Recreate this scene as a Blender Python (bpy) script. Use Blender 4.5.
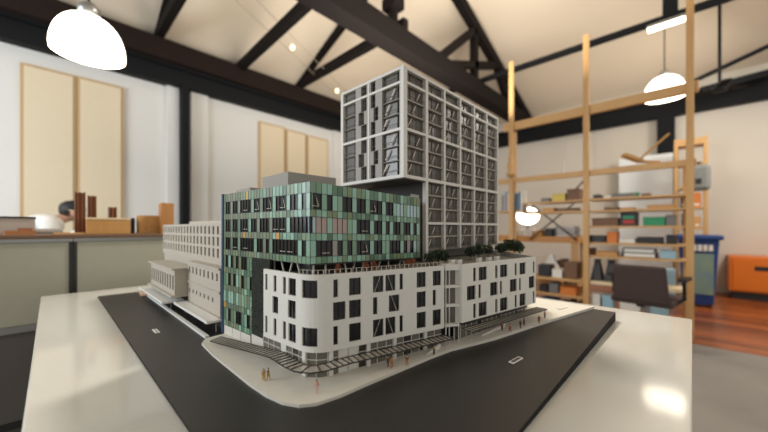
import bpy, bmesh, math, random
from mathutils import Vector, Matrix
random.seed(7)
for o in list(bpy.data.objects): bpy.data.objects.remove(o)
SC = bpy.context.scene
COL = SC.collection
R = math.radians

# ---------------------------------------------------------------- camera
F = 320.5; TH = R(43.9); CZ = 1.175
cam = bpy.data.cameras.new('camera'); camo = bpy.data.objects.new('camera', cam); COL.objects.link(camo)
camo.location = (0, 0, CZ)
fw = Vector((math.cos(TH), math.sin(TH), 0))
camo.rotation_euler = fw.to_track_quat('-Z', 'Y').to_euler()
cam.sensor_width = 36; cam.lens = 36 * F / 768; cam.shift_y = 12 / 768
cam.clip_start = 0.02; cam.clip_end = 60
cam.dof.use_dof = True; cam.dof.focus_distance = 0.78; cam.dof.aperture_fstop = 1.6
SC.camera = camo

# ---------------------------------------------------------------- light, exposure
W = bpy.data.worlds.new('world'); SC.world = W; W.use_nodes = True
bg = W.node_tree.nodes['Background']; bg.inputs[0].default_value = (1.0, 0.975, 0.935, 1); bg.inputs[1].default_value = 0.70
def area(name, loc, tgt, sx, sy, power, color):
    l = bpy.data.lights.new(name, 'AREA'); l.shape = 'RECTANGLE'; l.size = sx; l.size_y = sy
    l.energy = power; l.color = color
    o = bpy.data.objects.new(name, l); COL.objects.link(o); o.location = loc
    o.rotation_euler = (Vector(tgt) - Vector(loc)).to_track_quat('-Z', 'Y').to_euler()
    return o
area('window_daylight_left', (-3.0, 3.4, 2.2), (1.5, 3.8, 1.5), 2.6, 1.8, 150, (0.86, 0.93, 1.0))
area('added_key_light', (2.1, 1.7, 3.3), (0.7, 0.6, 0.9), 0.28, 0.28, 85, (1.0, 0.93, 0.84))  # added key light without a fixture, aimed to throw the model's shadows
area('added_rear_fill', (5.8, -1.5, 3.5), (6.2, 0.6, 0.8), 1.0, 1.0, 90, (1.0, 0.92, 0.82))  # extra fill over the right side of the room, no lamp hangs there
area('added_ceiling_fill', (3.2, 2.0, 2.9), (3.4, 2.6, 5.0), 2.6, 2.6, 150, (1.0, 0.92, 0.82))  # floating upward fill added to brighten the ceiling, no fixture
SC.view_settings.view_transform = 'Standard'; SC.view_settings.look = 'None'
SC.view_settings.exposure = 0.0; SC.view_settings.gamma = 1.0
SC.view_settings.use_curve_mapping = False

# ---------------------------------------------------------------- materials
def srgb(c):
    return tuple(((v / 255) / 12.92 if v / 255 <= .04045 else ((v / 255 + .055) / 1.055) ** 2.4) for v in c) + (1,)
MC = {}
def M(name, rgb=(128, 128, 128), rough=.6, metal=0., noise=0., scale=8., bump=0., kind='noise', emit=0., stretch=(1, 1, 1), coat=0., spec=.5, rgb2=None, transm=0., alpha=1.):
    if name in MC: return MC[name]
    m = bpy.data.materials.new(name); m.use_nodes = True; MC[name] = m
    nt = m.node_tree; b = nt.nodes['Principled BSDF']; c = srgb(rgb)
    b.inputs['Base Color'].default_value = c; b.inputs['Roughness'].default_value = rough
    b.inputs['Metallic'].default_value = metal; b.inputs['Specular IOR Level'].default_value = spec
    b.inputs['Coat Weight'].default_value = coat
    b.inputs['Transmission Weight'].default_value = transm; b.inputs['Alpha'].default_value = alpha
    if emit:
        b.inputs['Emission Color'].default_value = c; b.inputs['Emission Strength'].default_value = emit
    if noise or bump or rgb2:
        tc = nt.nodes.new('ShaderNodeTexCoord'); mp = nt.nodes.new('ShaderNodeMapping'); mp.inputs['Scale'].default_value = stretch
        nt.links.new(tc.outputs['Object'], mp.inputs[0])
        if kind == 'wave':
            t = nt.nodes.new('ShaderNodeTexWave'); t.inputs['Distortion'].default_value = 5; t.inputs['Detail'].default_value = 3
        else:
            t = nt.nodes.new('ShaderNodeTexNoise'); t.inputs['Detail'].default_value = 5
        t.inputs['Scale'].default_value = scale; nt.links.new(mp.outputs[0], t.inputs['Vector'])
        out = t.outputs['Fac'] if 'Fac' in t.outputs else t.outputs[0]
        mx = nt.nodes.new('ShaderNodeMix'); mx.data_type = 'RGBA'
        d = srgb(rgb2) if rgb2 else tuple(v * (1 - noise) for v in c[:3]) + (1,)
        e = c if rgb2 else tuple(min(1, v * (1 + noise)) for v in c[:3]) + (1,)
        mx.inputs[6].default_value = d; mx.inputs[7].default_value = e
        nt.links.new(out, mx.inputs[0]); nt.links.new(mx.outputs[2], b.inputs['Base Color'])
        if bump:
            bp = nt.nodes.new('ShaderNodeBump'); bp.inputs['Strength'].default_value = bump; bp.inputs['Distance'].default_value = .002
            nt.links.new(out, bp.inputs['Height']); nt.links.new(bp.outputs[0], b.inputs['Normal'])
    return m

white = M('white_facade', (214, 212, 203), .55, noise=.03, scale=60)
wframe = M('tower_frame_paint', (206, 203, 195), .5, noise=.03, scale=40)
greypan = M('grey_panel', (150, 146, 139), .6, noise=.05, scale=40)
dglass = M('dark_glass', (32, 31, 30), .18, spec=.35, noise=.15, scale=30)
tglass = M('tower_glass', (88, 82, 73), .28, noise=.25, scale=35)
bglass = M('balcony_glass', (95, 90, 82), .2, noise=.2, scale=35)
dark = M('dark_paint', (34, 32, 31), .5)
blackm = M('black_metal', (24, 24, 26), .45, metal=.3)
brace_m = M('brace_white', (196, 188, 172), .6)
slab_m = M('floor_slab_grey', (122, 116, 107), .7)
mull_m = M('bronze_mullion', (80, 74, 66), .5)
slab_f = M('floor_slab_light', (150, 144, 132), .7)
concrete = M('pale_concrete', (208, 204, 192), .8, noise=.06, scale=45)
terr = M('terrace_grey', (120, 116, 106), .8, noise=.1, scale=30)
pink = M('beige_model_card', (178, 170, 156), .6, noise=.03, scale=30)
greens = [M('green_panel_a', (92, 124, 98), .28), M('green_panel_b', (112, 144, 118), .28), M('green_panel_c', (128, 166, 142), .25),
          M('green_panel_d', (76, 104, 82), .28), M('green_panel_e', (142, 182, 164), .25), M('green_panel_f', (118, 134, 100), .3)]
orange_p = M('ochre_panel', (196, 146, 58), .35)
reflglass = M('pale_glass_reflection', (170, 196, 200), .15)  # bluish reflection on the glass block, painted as pale panes
curtain = M('pinkish_blind_glass', (168, 150, 142), .3)
olive_p = [M('olive_panel_a', (104, 116, 88), .35), M('olive_panel_b', (122, 132, 104), .35), M('olive_panel_c', (92, 110, 88), .35)]
blue_fin = M('blue_fin', (42, 74, 104), .35)
leafm = M('model_foliage', (48, 62, 40), .8, noise=.4, scale=60)
leafm2 = M('autumn_foliage', (150, 84, 48), .8, noise=.3, scale=60)
trunkm = M('model_trunk', (92, 72, 52), .8)
road_m = M('road_board', (38, 36, 35), .42, spec=.55, noise=.06, scale=6)
table_m = M('glossy_white_laminate', (194, 193, 185), .09, noise=.02, scale=3, coat=.0)
plate_m = M('plate_white', (225, 224, 218), .5)
plate_d = M('plate_grey', (88, 84, 80), .5)
wood = M('pale_pine', (208, 168, 112), .55, rgb2=(178, 134, 82), scale=6, stretch=(6, 6, .6))
woodh = M('pine_board', (212, 172, 118), .55, rgb2=(184, 140, 88), scale=6, stretch=(6, .6, 6))
oak = M('light_oak', (206, 160, 96), .5, rgb2=(180, 132, 70), scale=8, stretch=(4, 4, .6))
walnut = M('dark_red_timber', (124, 72, 38), .55, rgb2=(86, 46, 24), scale=22, stretch=(5, 5, .4))
truss_m = M('dark_truss_timber', (20, 14, 12), .85, spec=.2, noise=.2, scale=10)
browbeam = M('brown_wall_plate', (34, 24, 20), .85, spec=.2, noise=.2, scale=8)
steel_m = M('black_steel', (13, 15, 18), .7, spec=.25)
lamp_m = M('opal_lamp_glass', (255, 246, 228), .3, emit=6.0)
galv = M('brushed_metal', (150, 150, 148), .35, metal=.8)

# ---------------------------------------------------------------- helpers
class MB:
    def __init__(s): s.v = []; s.f = []; s.m = []; s.mats = []
    def mi(s, m):
        if m not in s.mats: s.mats.append(m)
        return s.mats.index(m)
    def face(s, pts, m):
        n = len(s.v); s.v += [tuple(p) for p in pts]; s.f.append(tuple(range(n, n + len(pts)))); s.m.append(s.mi(m))
    def box(s, c, d, m, rz=0.):
        cx, cy, cz = c; hx, hy, hz = d[0] / 2, d[1] / 2, d[2] / 2; ca, sa = math.cos(rz), math.sin(rz)
        P = [(cx + x * ca - y * sa, cy + x * sa + y * ca, cz + z) for x, y, z in
             [(-hx, -hy, -hz), (hx, -hy, -hz), (hx, hy, -hz), (-hx, hy, -hz), (-hx, -hy, hz), (hx, -hy, hz), (hx, hy, hz), (-hx, hy, hz)]]
        s.hexa(P, m)
    def hexa(s, P, m):
        n = len(s.v); s.v += [tuple(p) for p in P]
        for f in [(0, 3, 2, 1), (4, 5, 6, 7), (0, 1, 5, 4), (1, 2, 6, 5), (2, 3, 7, 6), (3, 0, 4, 7)]:
            s.f.append(tuple(n + i for i in f)); s.m.append(s.mi(m))
    def b2(s, x0, x1, y0, y1, z0, z1, m): s.box(((x0 + x1) / 2, (y0 + y1) / 2, (z0 + z1) / 2), (x1 - x0, y1 - y0, z1 - z0), m)
    def bar(s, a, b, w, h, m, up=(0, 0, 1)):
        a = Vector(a); b = Vector(b); d = (b - a).normalized(); up = Vector(up)
        if abs(d.dot(up)) > .98: up = Vector((1, 0, 0))
        x = d.cross(up).normalized() * w / 2; y = x.cross(d).normalized() * h / 2
        s.hexa([a - x - y, a + x - y, b + x - y, b - x - y, a - x + y, a + x + y, b + x + y, b - x + y], m)
    def tube(s, pts, r, m, n=10):
        pts = [Vector(p) for p in pts]; base = len(s.v)
        rr = r if isinstance(r, (list, tuple)) else [r] * len(pts)
        for i, p in enumerate(pts):
            d = (pts[min(i + 1, len(pts) - 1)] - pts[max(i - 1, 0)]).normalized()
            up = Vector((0, 0, 1)) if abs(d.z) < .9 else Vector((1, 0, 0))
            x = d.cross(up).normalized(); y = d.cross(x)
            for k in range(n):
                a = 2 * math.pi * k / n; s.v.append(tuple(p + x * rr[i] * math.cos(a) + y * rr[i] * math.sin(a)))
        for i in range(len(pts) - 1):
            for k in range(n):
                k2 = (k + 1) % n
                s.f.append((base + i * n + k, base + i * n + k2, base + (i + 1) * n + k2, base + (i + 1) * n + k)); s.m.append(s.mi(m))
        s.f.append(tuple(base + k for k in range(n))[::-1]); s.m.append(s.mi(m))
        s.f.append(tuple(base + (len(pts) - 1) * n + k for k in range(n))); s.m.append(s.mi(m))
    def lathe(s, c, prof, m, n=32):
        base = len(s.v)
        for r_, z_ in prof:
            for k in range(n):
                a = 2 * math.pi * k / n; s.v.append((c[0] + r_ * math.cos(a), c[1] + r_ * math.sin(a), c[2] + z_))
        for i in range(len(prof) - 1):
            for k in range(n):
                k2 = (k + 1) % n
                s.f.append((base + i * n + k, base + i * n + k2, base + (i + 1) * n + k2, base + (i + 1) * n + k)); s.m.append(s.mi(m))
    def prism(s, poly, z0, z1, m, mt=None):
        n = len(poly)
        f0 = z0 if callable(z0) else (lambda x, y: z0); f1 = z1 if callable(z1) else (lambda x, y: z1)
        B = [(x, y, f0(x, y)) for x, y in poly]; T = [(x, y, f1(x, y)) for x, y in poly]
        s.face(T, mt or m); s.face(B[::-1], m)
        for i in range(n):
            j = (i + 1) % n; s.face([B[i], B[j], T[j], T[i]], m)
    def build(s, name, parent=None, bevel=0., smooth=False, merge=False, origin=None):
        me = bpy.data.meshes.new(name)
        if origin is None and s.v:
            xs, ys, zs = zip(*s.v); origin = Vector(((min(xs) + max(xs)) / 2, (min(ys) + max(ys)) / 2, min(zs)))
        origin = Vector(origin or (0, 0, 0))
        me.from_pydata([tuple(Vector(p) - origin) for p in s.v], [], s.f)
        for m in s.mats: me.materials.append(m)
        for p, i in zip(me.polygons, s.m): p.material_index = i; p.use_smooth = smooth
        if merge or smooth:
            b = bmesh.new(); b.from_mesh(me); bmesh.ops.remove_doubles(b, verts=b.verts, dist=1e-6)
            bmesh.ops.recalc_face_normals(b, faces=b.faces); b.to_mesh(me); b.free()
        me.update()
        o = bpy.data.objects.new(name, me); COL.objects.link(o)
        if parent is not None:
            o.parent = parent; o.location = origin - wloc(parent)
        else: o.location = origin
        if bevel:
            md = o.modifiers.new('bevel', 'BEVEL'); md.width = bevel; md.segments = 2; md.limit_method = 'ANGLE'
        return o
def wloc(o):
    v = Vector(o.location)
    while o.parent: o = o.parent; v += o.location
    return v
def tag(o, label=None, cat=None, group=None, kind=None):
    if label: o['label'] = label
    if cat: o['category'] = cat
    if group: o['group'] = group
    if kind: o['kind'] = kind
    return o
def thing(name, label, cat, loc, group=None):
    o = bpy.data.objects.new(name, None); o.empty_display_size = .05; COL.objects.link(o); o.location = loc
    return tag(o, label, cat, group)
def struct(mb, name, **k): return tag(mb.build(name, **k), kind='structure')
def pdir(px):                       # plan direction of a viewing column of the photograph
    o = (px - 384) / F; return (math.cos(TH) + o * math.sin(TH), math.sin(TH) - o * math.cos(TH))
def onx(px, x): d = pdir(px); return x * d[1] / d[0]
def ony(px, y): d = pdir(px); return y * d[0] / d[1]
def hz(py, px, x=None, y=None):     # height at a pixel row for the vertical plane x=... or y=...
    d = pdir(px); k = x / d[0] if x is not None else y / d[1]; return CZ + (228 - py) / F * k

# ---------------------------------------------------------------- room shell
YA, XB = 5.9, 8.5
wallw = M('white_painted_wall', (220, 220, 216), .8, noise=.03, scale=2)
wallc = M('cream_painted_wall', (212, 206, 194), .85, noise=.04, scale=2)
ceil_m = M('cream_ceiling', (226, 212, 190), .85, noise=.04, scale=1.5)
def floor_mat():
    m = bpy.data.materials.new('polished_timber_floor'); m.use_nodes = True; nt = m.node_tree; b = nt.nodes['Principled BSDF']
    tc = nt.nodes.new('ShaderNodeTexCoord'); br = nt.nodes.new('ShaderNodeTexBrick'); nt.links.new(tc.outputs['Object'], br.inputs[0])
    mp = nt.nodes.new('ShaderNodeMapping'); mp.inputs['Rotation'].default_value = (0, 0, R(90)); nt.links.new(tc.outputs['Object'], mp.inputs[0]); nt.links.new(mp.outputs[0], br.inputs[0])
    br.inputs['Color1'].default_value = srgb((176, 96, 46)); br.inputs['Color2'].default_value = srgb((104, 48, 24)); br.inputs['Mortar'].default_value = srgb((60, 32, 20))
    br.inputs['Scale'].default_value = 1; br.inputs['Mortar Size'].default_value = .004; br.inputs['Brick Width'].default_value = 1.6; br.inputs['Row Height'].default_value = .11
    nz = nt.nodes.new('ShaderNodeTexNoise'); nz.inputs['Scale'].default_value = 3; nt.links.new(mp.outputs[0], nz.inputs[0])
    mx = nt.nodes.new('ShaderNodeMix'); mx.data_type = 'RGBA'; mx.blend_type = 'MULTIPLY'; mx.inputs[0].default_value = .35
    nt.links.new(br.outputs[0], mx.inputs[6]); nt.links.new(nz.outputs[0], mx.inputs[7]); nt.links.new(mx.outputs[2], b.inputs['Base Color'])
    b.inputs['Roughness'].default_value = .28; return m
def carpet_mat():
    m = M('grey_carpet', (128, 124, 118), .95, noise=.25, scale=2.2, bump=.3); return m  # broad noise tone stands in for shadows across the carpet
mb = MB(); mb.b2(4.5, XB, -4, YA, -.05, 0, floor_mat()); struct(mb, 'floor')
mb = MB(); mb.b2(-4, 4.5, -4, YA, -.05, .004, carpet_mat()); tag(mb.build('floor_carpet'), kind='structure')
mb = MB(); mb.b2(-4, XB + .1, YA, YA + .1, -.05, 4.2, wallw)
for x0, x1 in ((ony(190, YA), ony(207, YA)), (ony(166, YA), ony(178, YA)), (ony(332, YA), ony(345, YA))):
    mb.b2(x0, x1, YA - .06, YA, 0, 3.45, wallw)
struct(mb, 'wall_left')
mb = MB(); mb.b2(XB, XB + .1, -4, YA, -.05, 4.2, wallc); struct(mb, 'wall_right')
# hipped ceiling
zc = 4.0; sl = .44
mb = MB()
A0 = (-4, YA, zc); C0 = (XB, YA, zc); B0 = (XB, -4, zc)
run = 4.6
A1 = (-4, YA - run, zc + run * sl); C1 = (XB - run, YA - run, zc + run * sl); B1 = (XB - run, -4, zc + run * sl)
mb.face([A0, C0, C1, A1], ceil_m); mb.face([C0, B0, B1, C1], ceil_m); mb.face([A1, C1, B1, (-4, -4, zc + run * sl)], ceil_m)
for P in ([A0, C0, C1, A1], [C0, B0, B1, C1], [A1, C1, B1, (-4, -4, zc + run * sl)]): mb.face([(p[0], p[1], p[2] + .08) for p in P[::-1]], ceil_m)
struct(mb, 'ceiling', origin=(0, 0, 0))
# wall-head beams
mb = MB(); mb.b2(-4, XB, YA - .16, YA, 3.38, 3.62, steel_m); mb.b2(-4, XB, YA - .22, YA - .03, 3.62, 3.66, steel_m); struct(mb, 'trim_1')
mb = MB(); mb.b2(-4, XB, YA - .34, YA, 3.66, 3.95, browbeam); struct(mb, 'trim_2')
mb = MB(); mb.b2(XB - .16, XB, -4, YA - .35, 3.36, 3.68, steel_m); mb.b2(XB - .22, XB - .02, -4, YA - .35, 3.68, 3.72, steel_m); struct(mb, 'trim_3')
# steel columns
mb = MB(); cx = ony(184.5, YA - .12); mb.b2(cx - .05, cx + .05, YA - .2, YA - .06, 0, 3.4, steel_m); struct(mb, 'trim_4')
mb = MB(); cy = onx(666, XB - .1); mb.b2(XB - .18, XB - .02, cy - .13, cy + .13, 0, 3.4, steel_m); struct(mb, 'trim_5')

# acoustic wall panels
pan_m = M('beige_fabric_panel', (222, 208, 180), .85, noise=.03, scale=12)
pan_e = M('panel_edge_wood', (190, 160, 116), .7)
def wallpanel(px0, px1, ptop, zb, label):
    x0, x1 = ony(px0, YA - .04), ony(px1, YA - .04); zt = hz(ptop, px0, y=YA - .04)
    t = thing('acoustic_panel', label, 'wall panel', ((x0 + x1) / 2, YA - .025, zb), 'beige acoustic wall panels')
    m = MB(); m.b2(x0, x1, YA - .045, YA - .001, zb, zt, pan_e); m.build('frame', t)
    m = MB(); m.b2(x0 + .03, x1 - .03, YA - .055, YA - .044, zb + .03, zt - .03, pan_m); m.build('fabric', t)
wallpanel(20, 76, 62, .9, 'large beige wall panel, furthest left of the pair left of the black column')
wallpanel(77, 123.5, 76, .9, 'large beige wall panel directly behind the counter boxes, nearest the black column on its left')
wallpanel(259, 285, 121, .9, 'beige wall panel, left one of the three behind the green building')
wallpanel(286, 306, 129, .9, 'beige wall panel, middle one of the three behind the green building')
wallpanel(307, 328, 135, .9, 'beige wall panel, right one of the three, close to the model tower')

# ---------------------------------------------------------------- roof timbers
YT = 3.0
t = thing('roof_truss', 'massive dark brown roof truss spanning the room above the model tower', 'roof truss', (4.2, YT, 3.7))
m = MB(); m.b2(-1.2, XB - .17, YT - .13, YT + .13, 3.67, 3.95, truss_m); m.build('tie_beam', t)
def roofz(x, y): return zc + min((XB - x) * sl, (YA - y) * sl, run * sl)
m = MB(); m.bar((XB - .17, YT, 3.95), (XB - .17 - 4.2, YT, 3.95 + 4.2 * .395), .14, .18, truss_m); m.build('rafter', t)
for (xa, za, xb, zb) in ((5.6, 3.95, 5.6, 4.98), (4.7, 3.95, 6.5, 4.6), (5.6, 4.95, 4.4, 3.95), (7.2, 3.95, 6.6, 4.55)):
    m = MB(); m.bar((xa, YT, za), (xb, YT, zb), .12, .13, truss_m); m.build('strut', t)
m = MB(); m.tube([(3.3, YT, 3.95), (3.3, YT, 4.95)], .07, truss_m, 12); m.b2(3.2, 3.4, YT - .12, YT + .12, 4.2, 4.35, truss_m); m.build('king_post', t)
# ties running from the left wall plate to the truss
for (x, z, za, lab) in ((1.11, 4.05, 4.9, 'dark roof tie from the left wall, nearest the bright pendant lamp'),
                    (2.27, 3.95, 0, 'dark roof tie from the left wall, single slender one in the middle of the ceiling'),
                    (3.46, 4.05, 5.0, 'dark double roof tie from the left wall, just left of the model tower')):
    t = thing('roof_tie', lab, 'roof beam', (x, 4.4, z), 'dark ties from the left wall')
    m = MB(); m.bar((x, YA - .1, z), (x, YT - .1, z + (.0 if za else .12)), .10, .14, truss_m); m.build('tie', t)
    if za:
        m = MB(); m.bar((x, YA - .12, z + .02), (x, YT + .15, z + .02 + (YA - .27 - YT) * .395), .10, .13, truss_m); m.build('rafter', t)
t = thing('roof_tie', 'long thin black steel rod crossing above the wooden shelving', 'roof beam', (5.95, 1.5, 4.1))
m = MB(); m.tube([(5.95, -3.5, 4.08), (5.95, YA - .3, 4.12)], .055, steel_m, 12); m.build('rod', t)
m = MB(); m.b2(5.88, 6.02, .14, .30, 4.1, 4.93, steel_m); m.build('hanger', t)
m = MB(); m.b2(5.6, 6.9, .08, .28, 4.84, 4.98, steel_m); m.build('cleat', t)
m = MB(); m.bar((7.6, -.02, 3.68), (7.93, -.95, 4.10), .06, .06, steel_m); tag(m.build('tie_rod'), 'upper thin dark rod slanting up to the right edge beside the dome lamp', 'tie rod')
m = MB(); m.bar((7.6, -.10, 3.50), (7.93, -.95, 3.66), .07, .09, steel_m); tag(m.build('tie_rod'), 'lower thicker dark bar just under the slanting rod near the right edge', 'tie rod')
# thin light wire with spotlights
t = thing('wire_lighting', 'thin stretched cable with small spotlights below the cream ceiling', 'cable light', (2.2, 4.2, 4.0))
ws = M('cable_grey', (170, 160, 140), .5)
for dy in (0, .3):
    m = MB(); m.tube([(.6, 3.6 + dy, 4.3), (4.4, 5.2 + dy, 3.95)], .006, ws, 6); m.build('cable', t)
sp = M('spot_bulb', (255, 226, 180), .3, emit=3)
for f in (.22, .55, .9):
    p = Vector((.6, 3.6, 4.3)).lerp(Vector((4.4, 5.2, 3.95)), f)
    m = MB(); m.lathe((p.x, p.y + .15, p.z - .06), [(0, 0), (.03, .0), (.035, .04), (.015, .07), (0, .07)], sp, 12); m.build('spotlight', t, smooth=True)

# ---------------------------------------------------------------- pendant lamps
def pendant(loc, r, label, top):
    x, y, z = loc
    t = thing('pendant_lamp', label, 'pendant lamp', (x, y, z), None)
    m = MB(); prof = [(r, 0)]
    for i in range(1, 11):
        a = i / 10 * R(84); prof.append((r * math.cos(a) ** .8, r * 1.22 * math.sin(a)))
    prof = [(r * .985, -.02)] + prof + [(.0, r * 1.22)]
    m.lathe((x, y, z), prof, lamp_m, 36); m.build('lamp_shade', t, smooth=True)
    m = MB(); m.lathe((x, y, z), [(r * .98, -.015), (r * .6, -.035), (0, -.045)], lamp_m, 36); m.build('diffuser', t, smooth=True)
    m = MB(); m.lathe((x, y, z + r * 1.215), [(.0, 0), (.06, 0), (.065, .06), (.03, .1), (0, .1)], galv, 16); m.build('collar', t, smooth=True)
    m = MB(); m.tube([(x, y, z + r * 1.3), (x, y, top)], .008, steel_m, 6); m.build('cord', t)
    return t
pendant((ony(89, 3.1), 3.1, 2.43), .205, 'big glowing white dome pendant lamp at the upper left', 5.22)
pendant((6.97, .33, 3.33), .27, 'glowing white dome pendant lamp behind the top rail of the wooden shelving', 4.66)
t = thing('strip_light', 'slim bright ceiling strip light at the top right behind the tall post', 'strip light', (5.93, .26, 3.985))
m = MB(); m.bar((5.93, .47, 4.035), (5.93, .06, 4.035), .10, .04, galv); m.build('housing', t)
m = MB(); m.bar((5.93, .46, 4.0), (5.93, .07, 4.0), .085, .03, lamp_m); m.build('tube', t)
t = thing('ceiling_fan', 'dark ceiling fan blades at the far right, just past the tall post', 'ceiling fan', (7.1, -.3, 3.3))
m = MB(); m.tube([(7.1, -.3, 3.4), (7.1, -.3, 4.6)], .02, steel_m, 8); m.build('rod', t)
m = MB(); m.lathe((7.1, -.3, 3.27), [(0, 0), (.09, 0), (.1, .06), (.05, .13), (0, .13)], steel_m, 20); m.build('hub', t, smooth=True)
for k in range(3):
    a = R(120 * k + 70); m = MB(); c, s_ = math.cos(a), math.sin(a)
    m.bar((7.1 + c * .08, -.3 + s_ * .08, 3.32), (7.1 + c * .36, -.3 + s_ * .36, 3.32), .10, .012, truss_m); m.build('blade', t)

# ---------------------------------------------------------------- table
TZ = .872
tt = thing('display_table', 'large glossy white square table carrying the architectural model', 'table', (.8, 1.0, 0))
m = MB(); m.b2(-.031, 1.478, .0, 2.08, TZ - .03, TZ, table_m); m.build('tabletop', tt, bevel=.003)
for x, y in ((.05, .1), (1.4, .1), (.05, 1.98), (1.4, 1.98)):
    m = MB(); m.b2(x - .03, x + .03, y - .03, y + .03, 0.004, TZ - .03, dark); m.build('leg', tt)
m = MB(); m.b2(.05, 1.4, .08, .12, TZ - .09, TZ - .03, dark); m.b2(.05, 1.4, 1.96, 2.0, TZ - .09, TZ - .03, dark)
m.b2(.03, .07, .12, 1.96, TZ - .09, TZ - .03, dark); m.b2(1.38, 1.42, .12, 1.96, TZ - .09, TZ - .03, dark); m.build('apron', tt)

# ---------------------------------------------------------------- model base
def gb(x, y=0): return .877 + .023 * max(0, min(1, (x - .3) / .98))
def gs(x, y=0): return .8815 + .026 * max(0, min(1, (x - .3) / .98))
m = MB()
edge_m = M('board_edge', (26, 25, 26), .8, spec=.2)
m.prism([(.142, .181), (.3, .181), (.3, 1.872), (.142, 1.872)], TZ, gb, edge_m, road_m)
m.prism([(.3, .181), (1.28, .181), (1.28, .95), (.3, .95)], TZ, gb, edge_m, road_m)
m.prism([(.3, .95), (.9, .95), (.9, 1.872), (.3, 1.872)], TZ, lambda x, y: .877, road_m)
tag(m.build('model_baseboard', bevel=.0), 'flat black street board under all the model buildings', 'model base')
# pavement
pav = [(.284, .93), (.266, .90), (.260, .80), (.259, .60), (.262, .54), (.270, .498), (.285, .469), (.308, .453), (.35, .443), (.42, .437), (.49, .429), (.59, .418), (.65, .408), (.73, .381), (.79, .362), (.94, .328), (1.11, .284), (1.278, .240), (1.278, .94), (.6, .94)]
m = MB()
cs = [.268 + i * .0 for i in range(1)]
def slab(poly):
    b = bmesh.new(); vs = [b.verts.new((x, y, 0)) for x, y in poly]; b.faces.new(vs)
    bmesh.ops.triangulate(b, faces=b.faces); tr = [[(v.co.x, v.co.y) for v in f.verts] for f in b.faces]; b.free(); return tr
for tri in slab(pav): m.face([(x, y, gs(x) + .001) for x, y in tri], concrete)
for i in range(len(pav)):
    a, b_ = pav[i], pav[(i + 1) % len(pav)]
    m.face([(a[0], a[1], gb(a[0])), (b_[0], b_[1], gb(b_[0])), (b_[0], b_[1], gs(b_[0]) + .001), (a[0], a[1], gs(a[0]) + .001)], concrete)
tag(m.build('model_pavement', merge=True), 'pale grey model footpath curving round the corner building', 'model footpath')
m = MB(); m.prism([(.288, .945), (.298, .945), (.300, 1.715), (.291, 1.715)], .877, .883, plate_m)
tag(m.build('model_kerb'), 'thin white kerb strip along the road in front of the beige blocks', 'model kerb')

def plate(px, py, l, w, rz, label, dk):
    d = pdir(px); k = (CZ - .8785) * F / (py - 228); x, y = d[0] * k, d[1] * k
    z = gb(x) + .0003
    k = (CZ - z) * F / (py - 228); x, y = d[0] * k, d[1] * k
    t = thing('street_label', label, 'label', (x, y, z))
    m = MB(); m.box((x, y, z + .0008), (l, w, .0016), plate_m, rz); m.build('plate', t)
    m = MB(); m.box((x, y, z + .0018), (l * .82, w * (.62 if dk else .18), .0004), plate_d, rz)
    m.build('lettering', t)
plate(156, 331.3, .045, .0115, R(90), 'small white street label lying on the left road', 0)
plate(516, 360.5, .044, .0115, R(-5), 'small grey street label with white border on the right road', 1)
m = MB(); x, y = 1.165, .315
m.prism([(x, y), (x + .045, y - .012), (x + .06, y - .006), (x + .05, y + .004), (x + .04, y - .002), (x + .004, y + .009)], gs(x) + .001, gs(x) + .004, plate_m)
tag(m.build('arrow_marker'), 'small white north arrow flat on the footpath at its right end', 'marker')

# ---------------------------------------------------------------- facade wall with openings
class Path:
    def __init__(s, pts):
        s.p = [Vector(q) for q in pts]; s.s = [0]
        for a, b in zip(s.p, s.p[1:]): s.s.append(s.s[-1] + (b - a).length)
        sn = [Vector(((b - a).y, -(b - a).x)).normalized() for a, b in zip(s.p, s.p[1:])]
        s.n = [sn[0]] + [(a + b).normalized() for a, b in zip(sn, sn[1:])] + [sn[-1]]
        s.sn = sn; s.L = s.s[-1]
    def at(s, t, off, z):
        i = 0
        while i < len(s.s) - 2 and t > s.s[i + 1] + 1e-9: i += 1
        f = (t - s.s[i]) / (s.s[i + 1] - s.s[i]); p = s.p[i].lerp(s.p[i + 1], f)
        n = s.n[i] if f < 1e-6 else (s.n[i + 1] if f > 1 - 1e-6 else s.sn[i])
        q = p - n * off; return (q.x, q.y, z)
    def cuts(s, a, b): return [a] + [t for t in s.s if a + 1e-6 < t < b - 1e-6] + [b]
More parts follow.
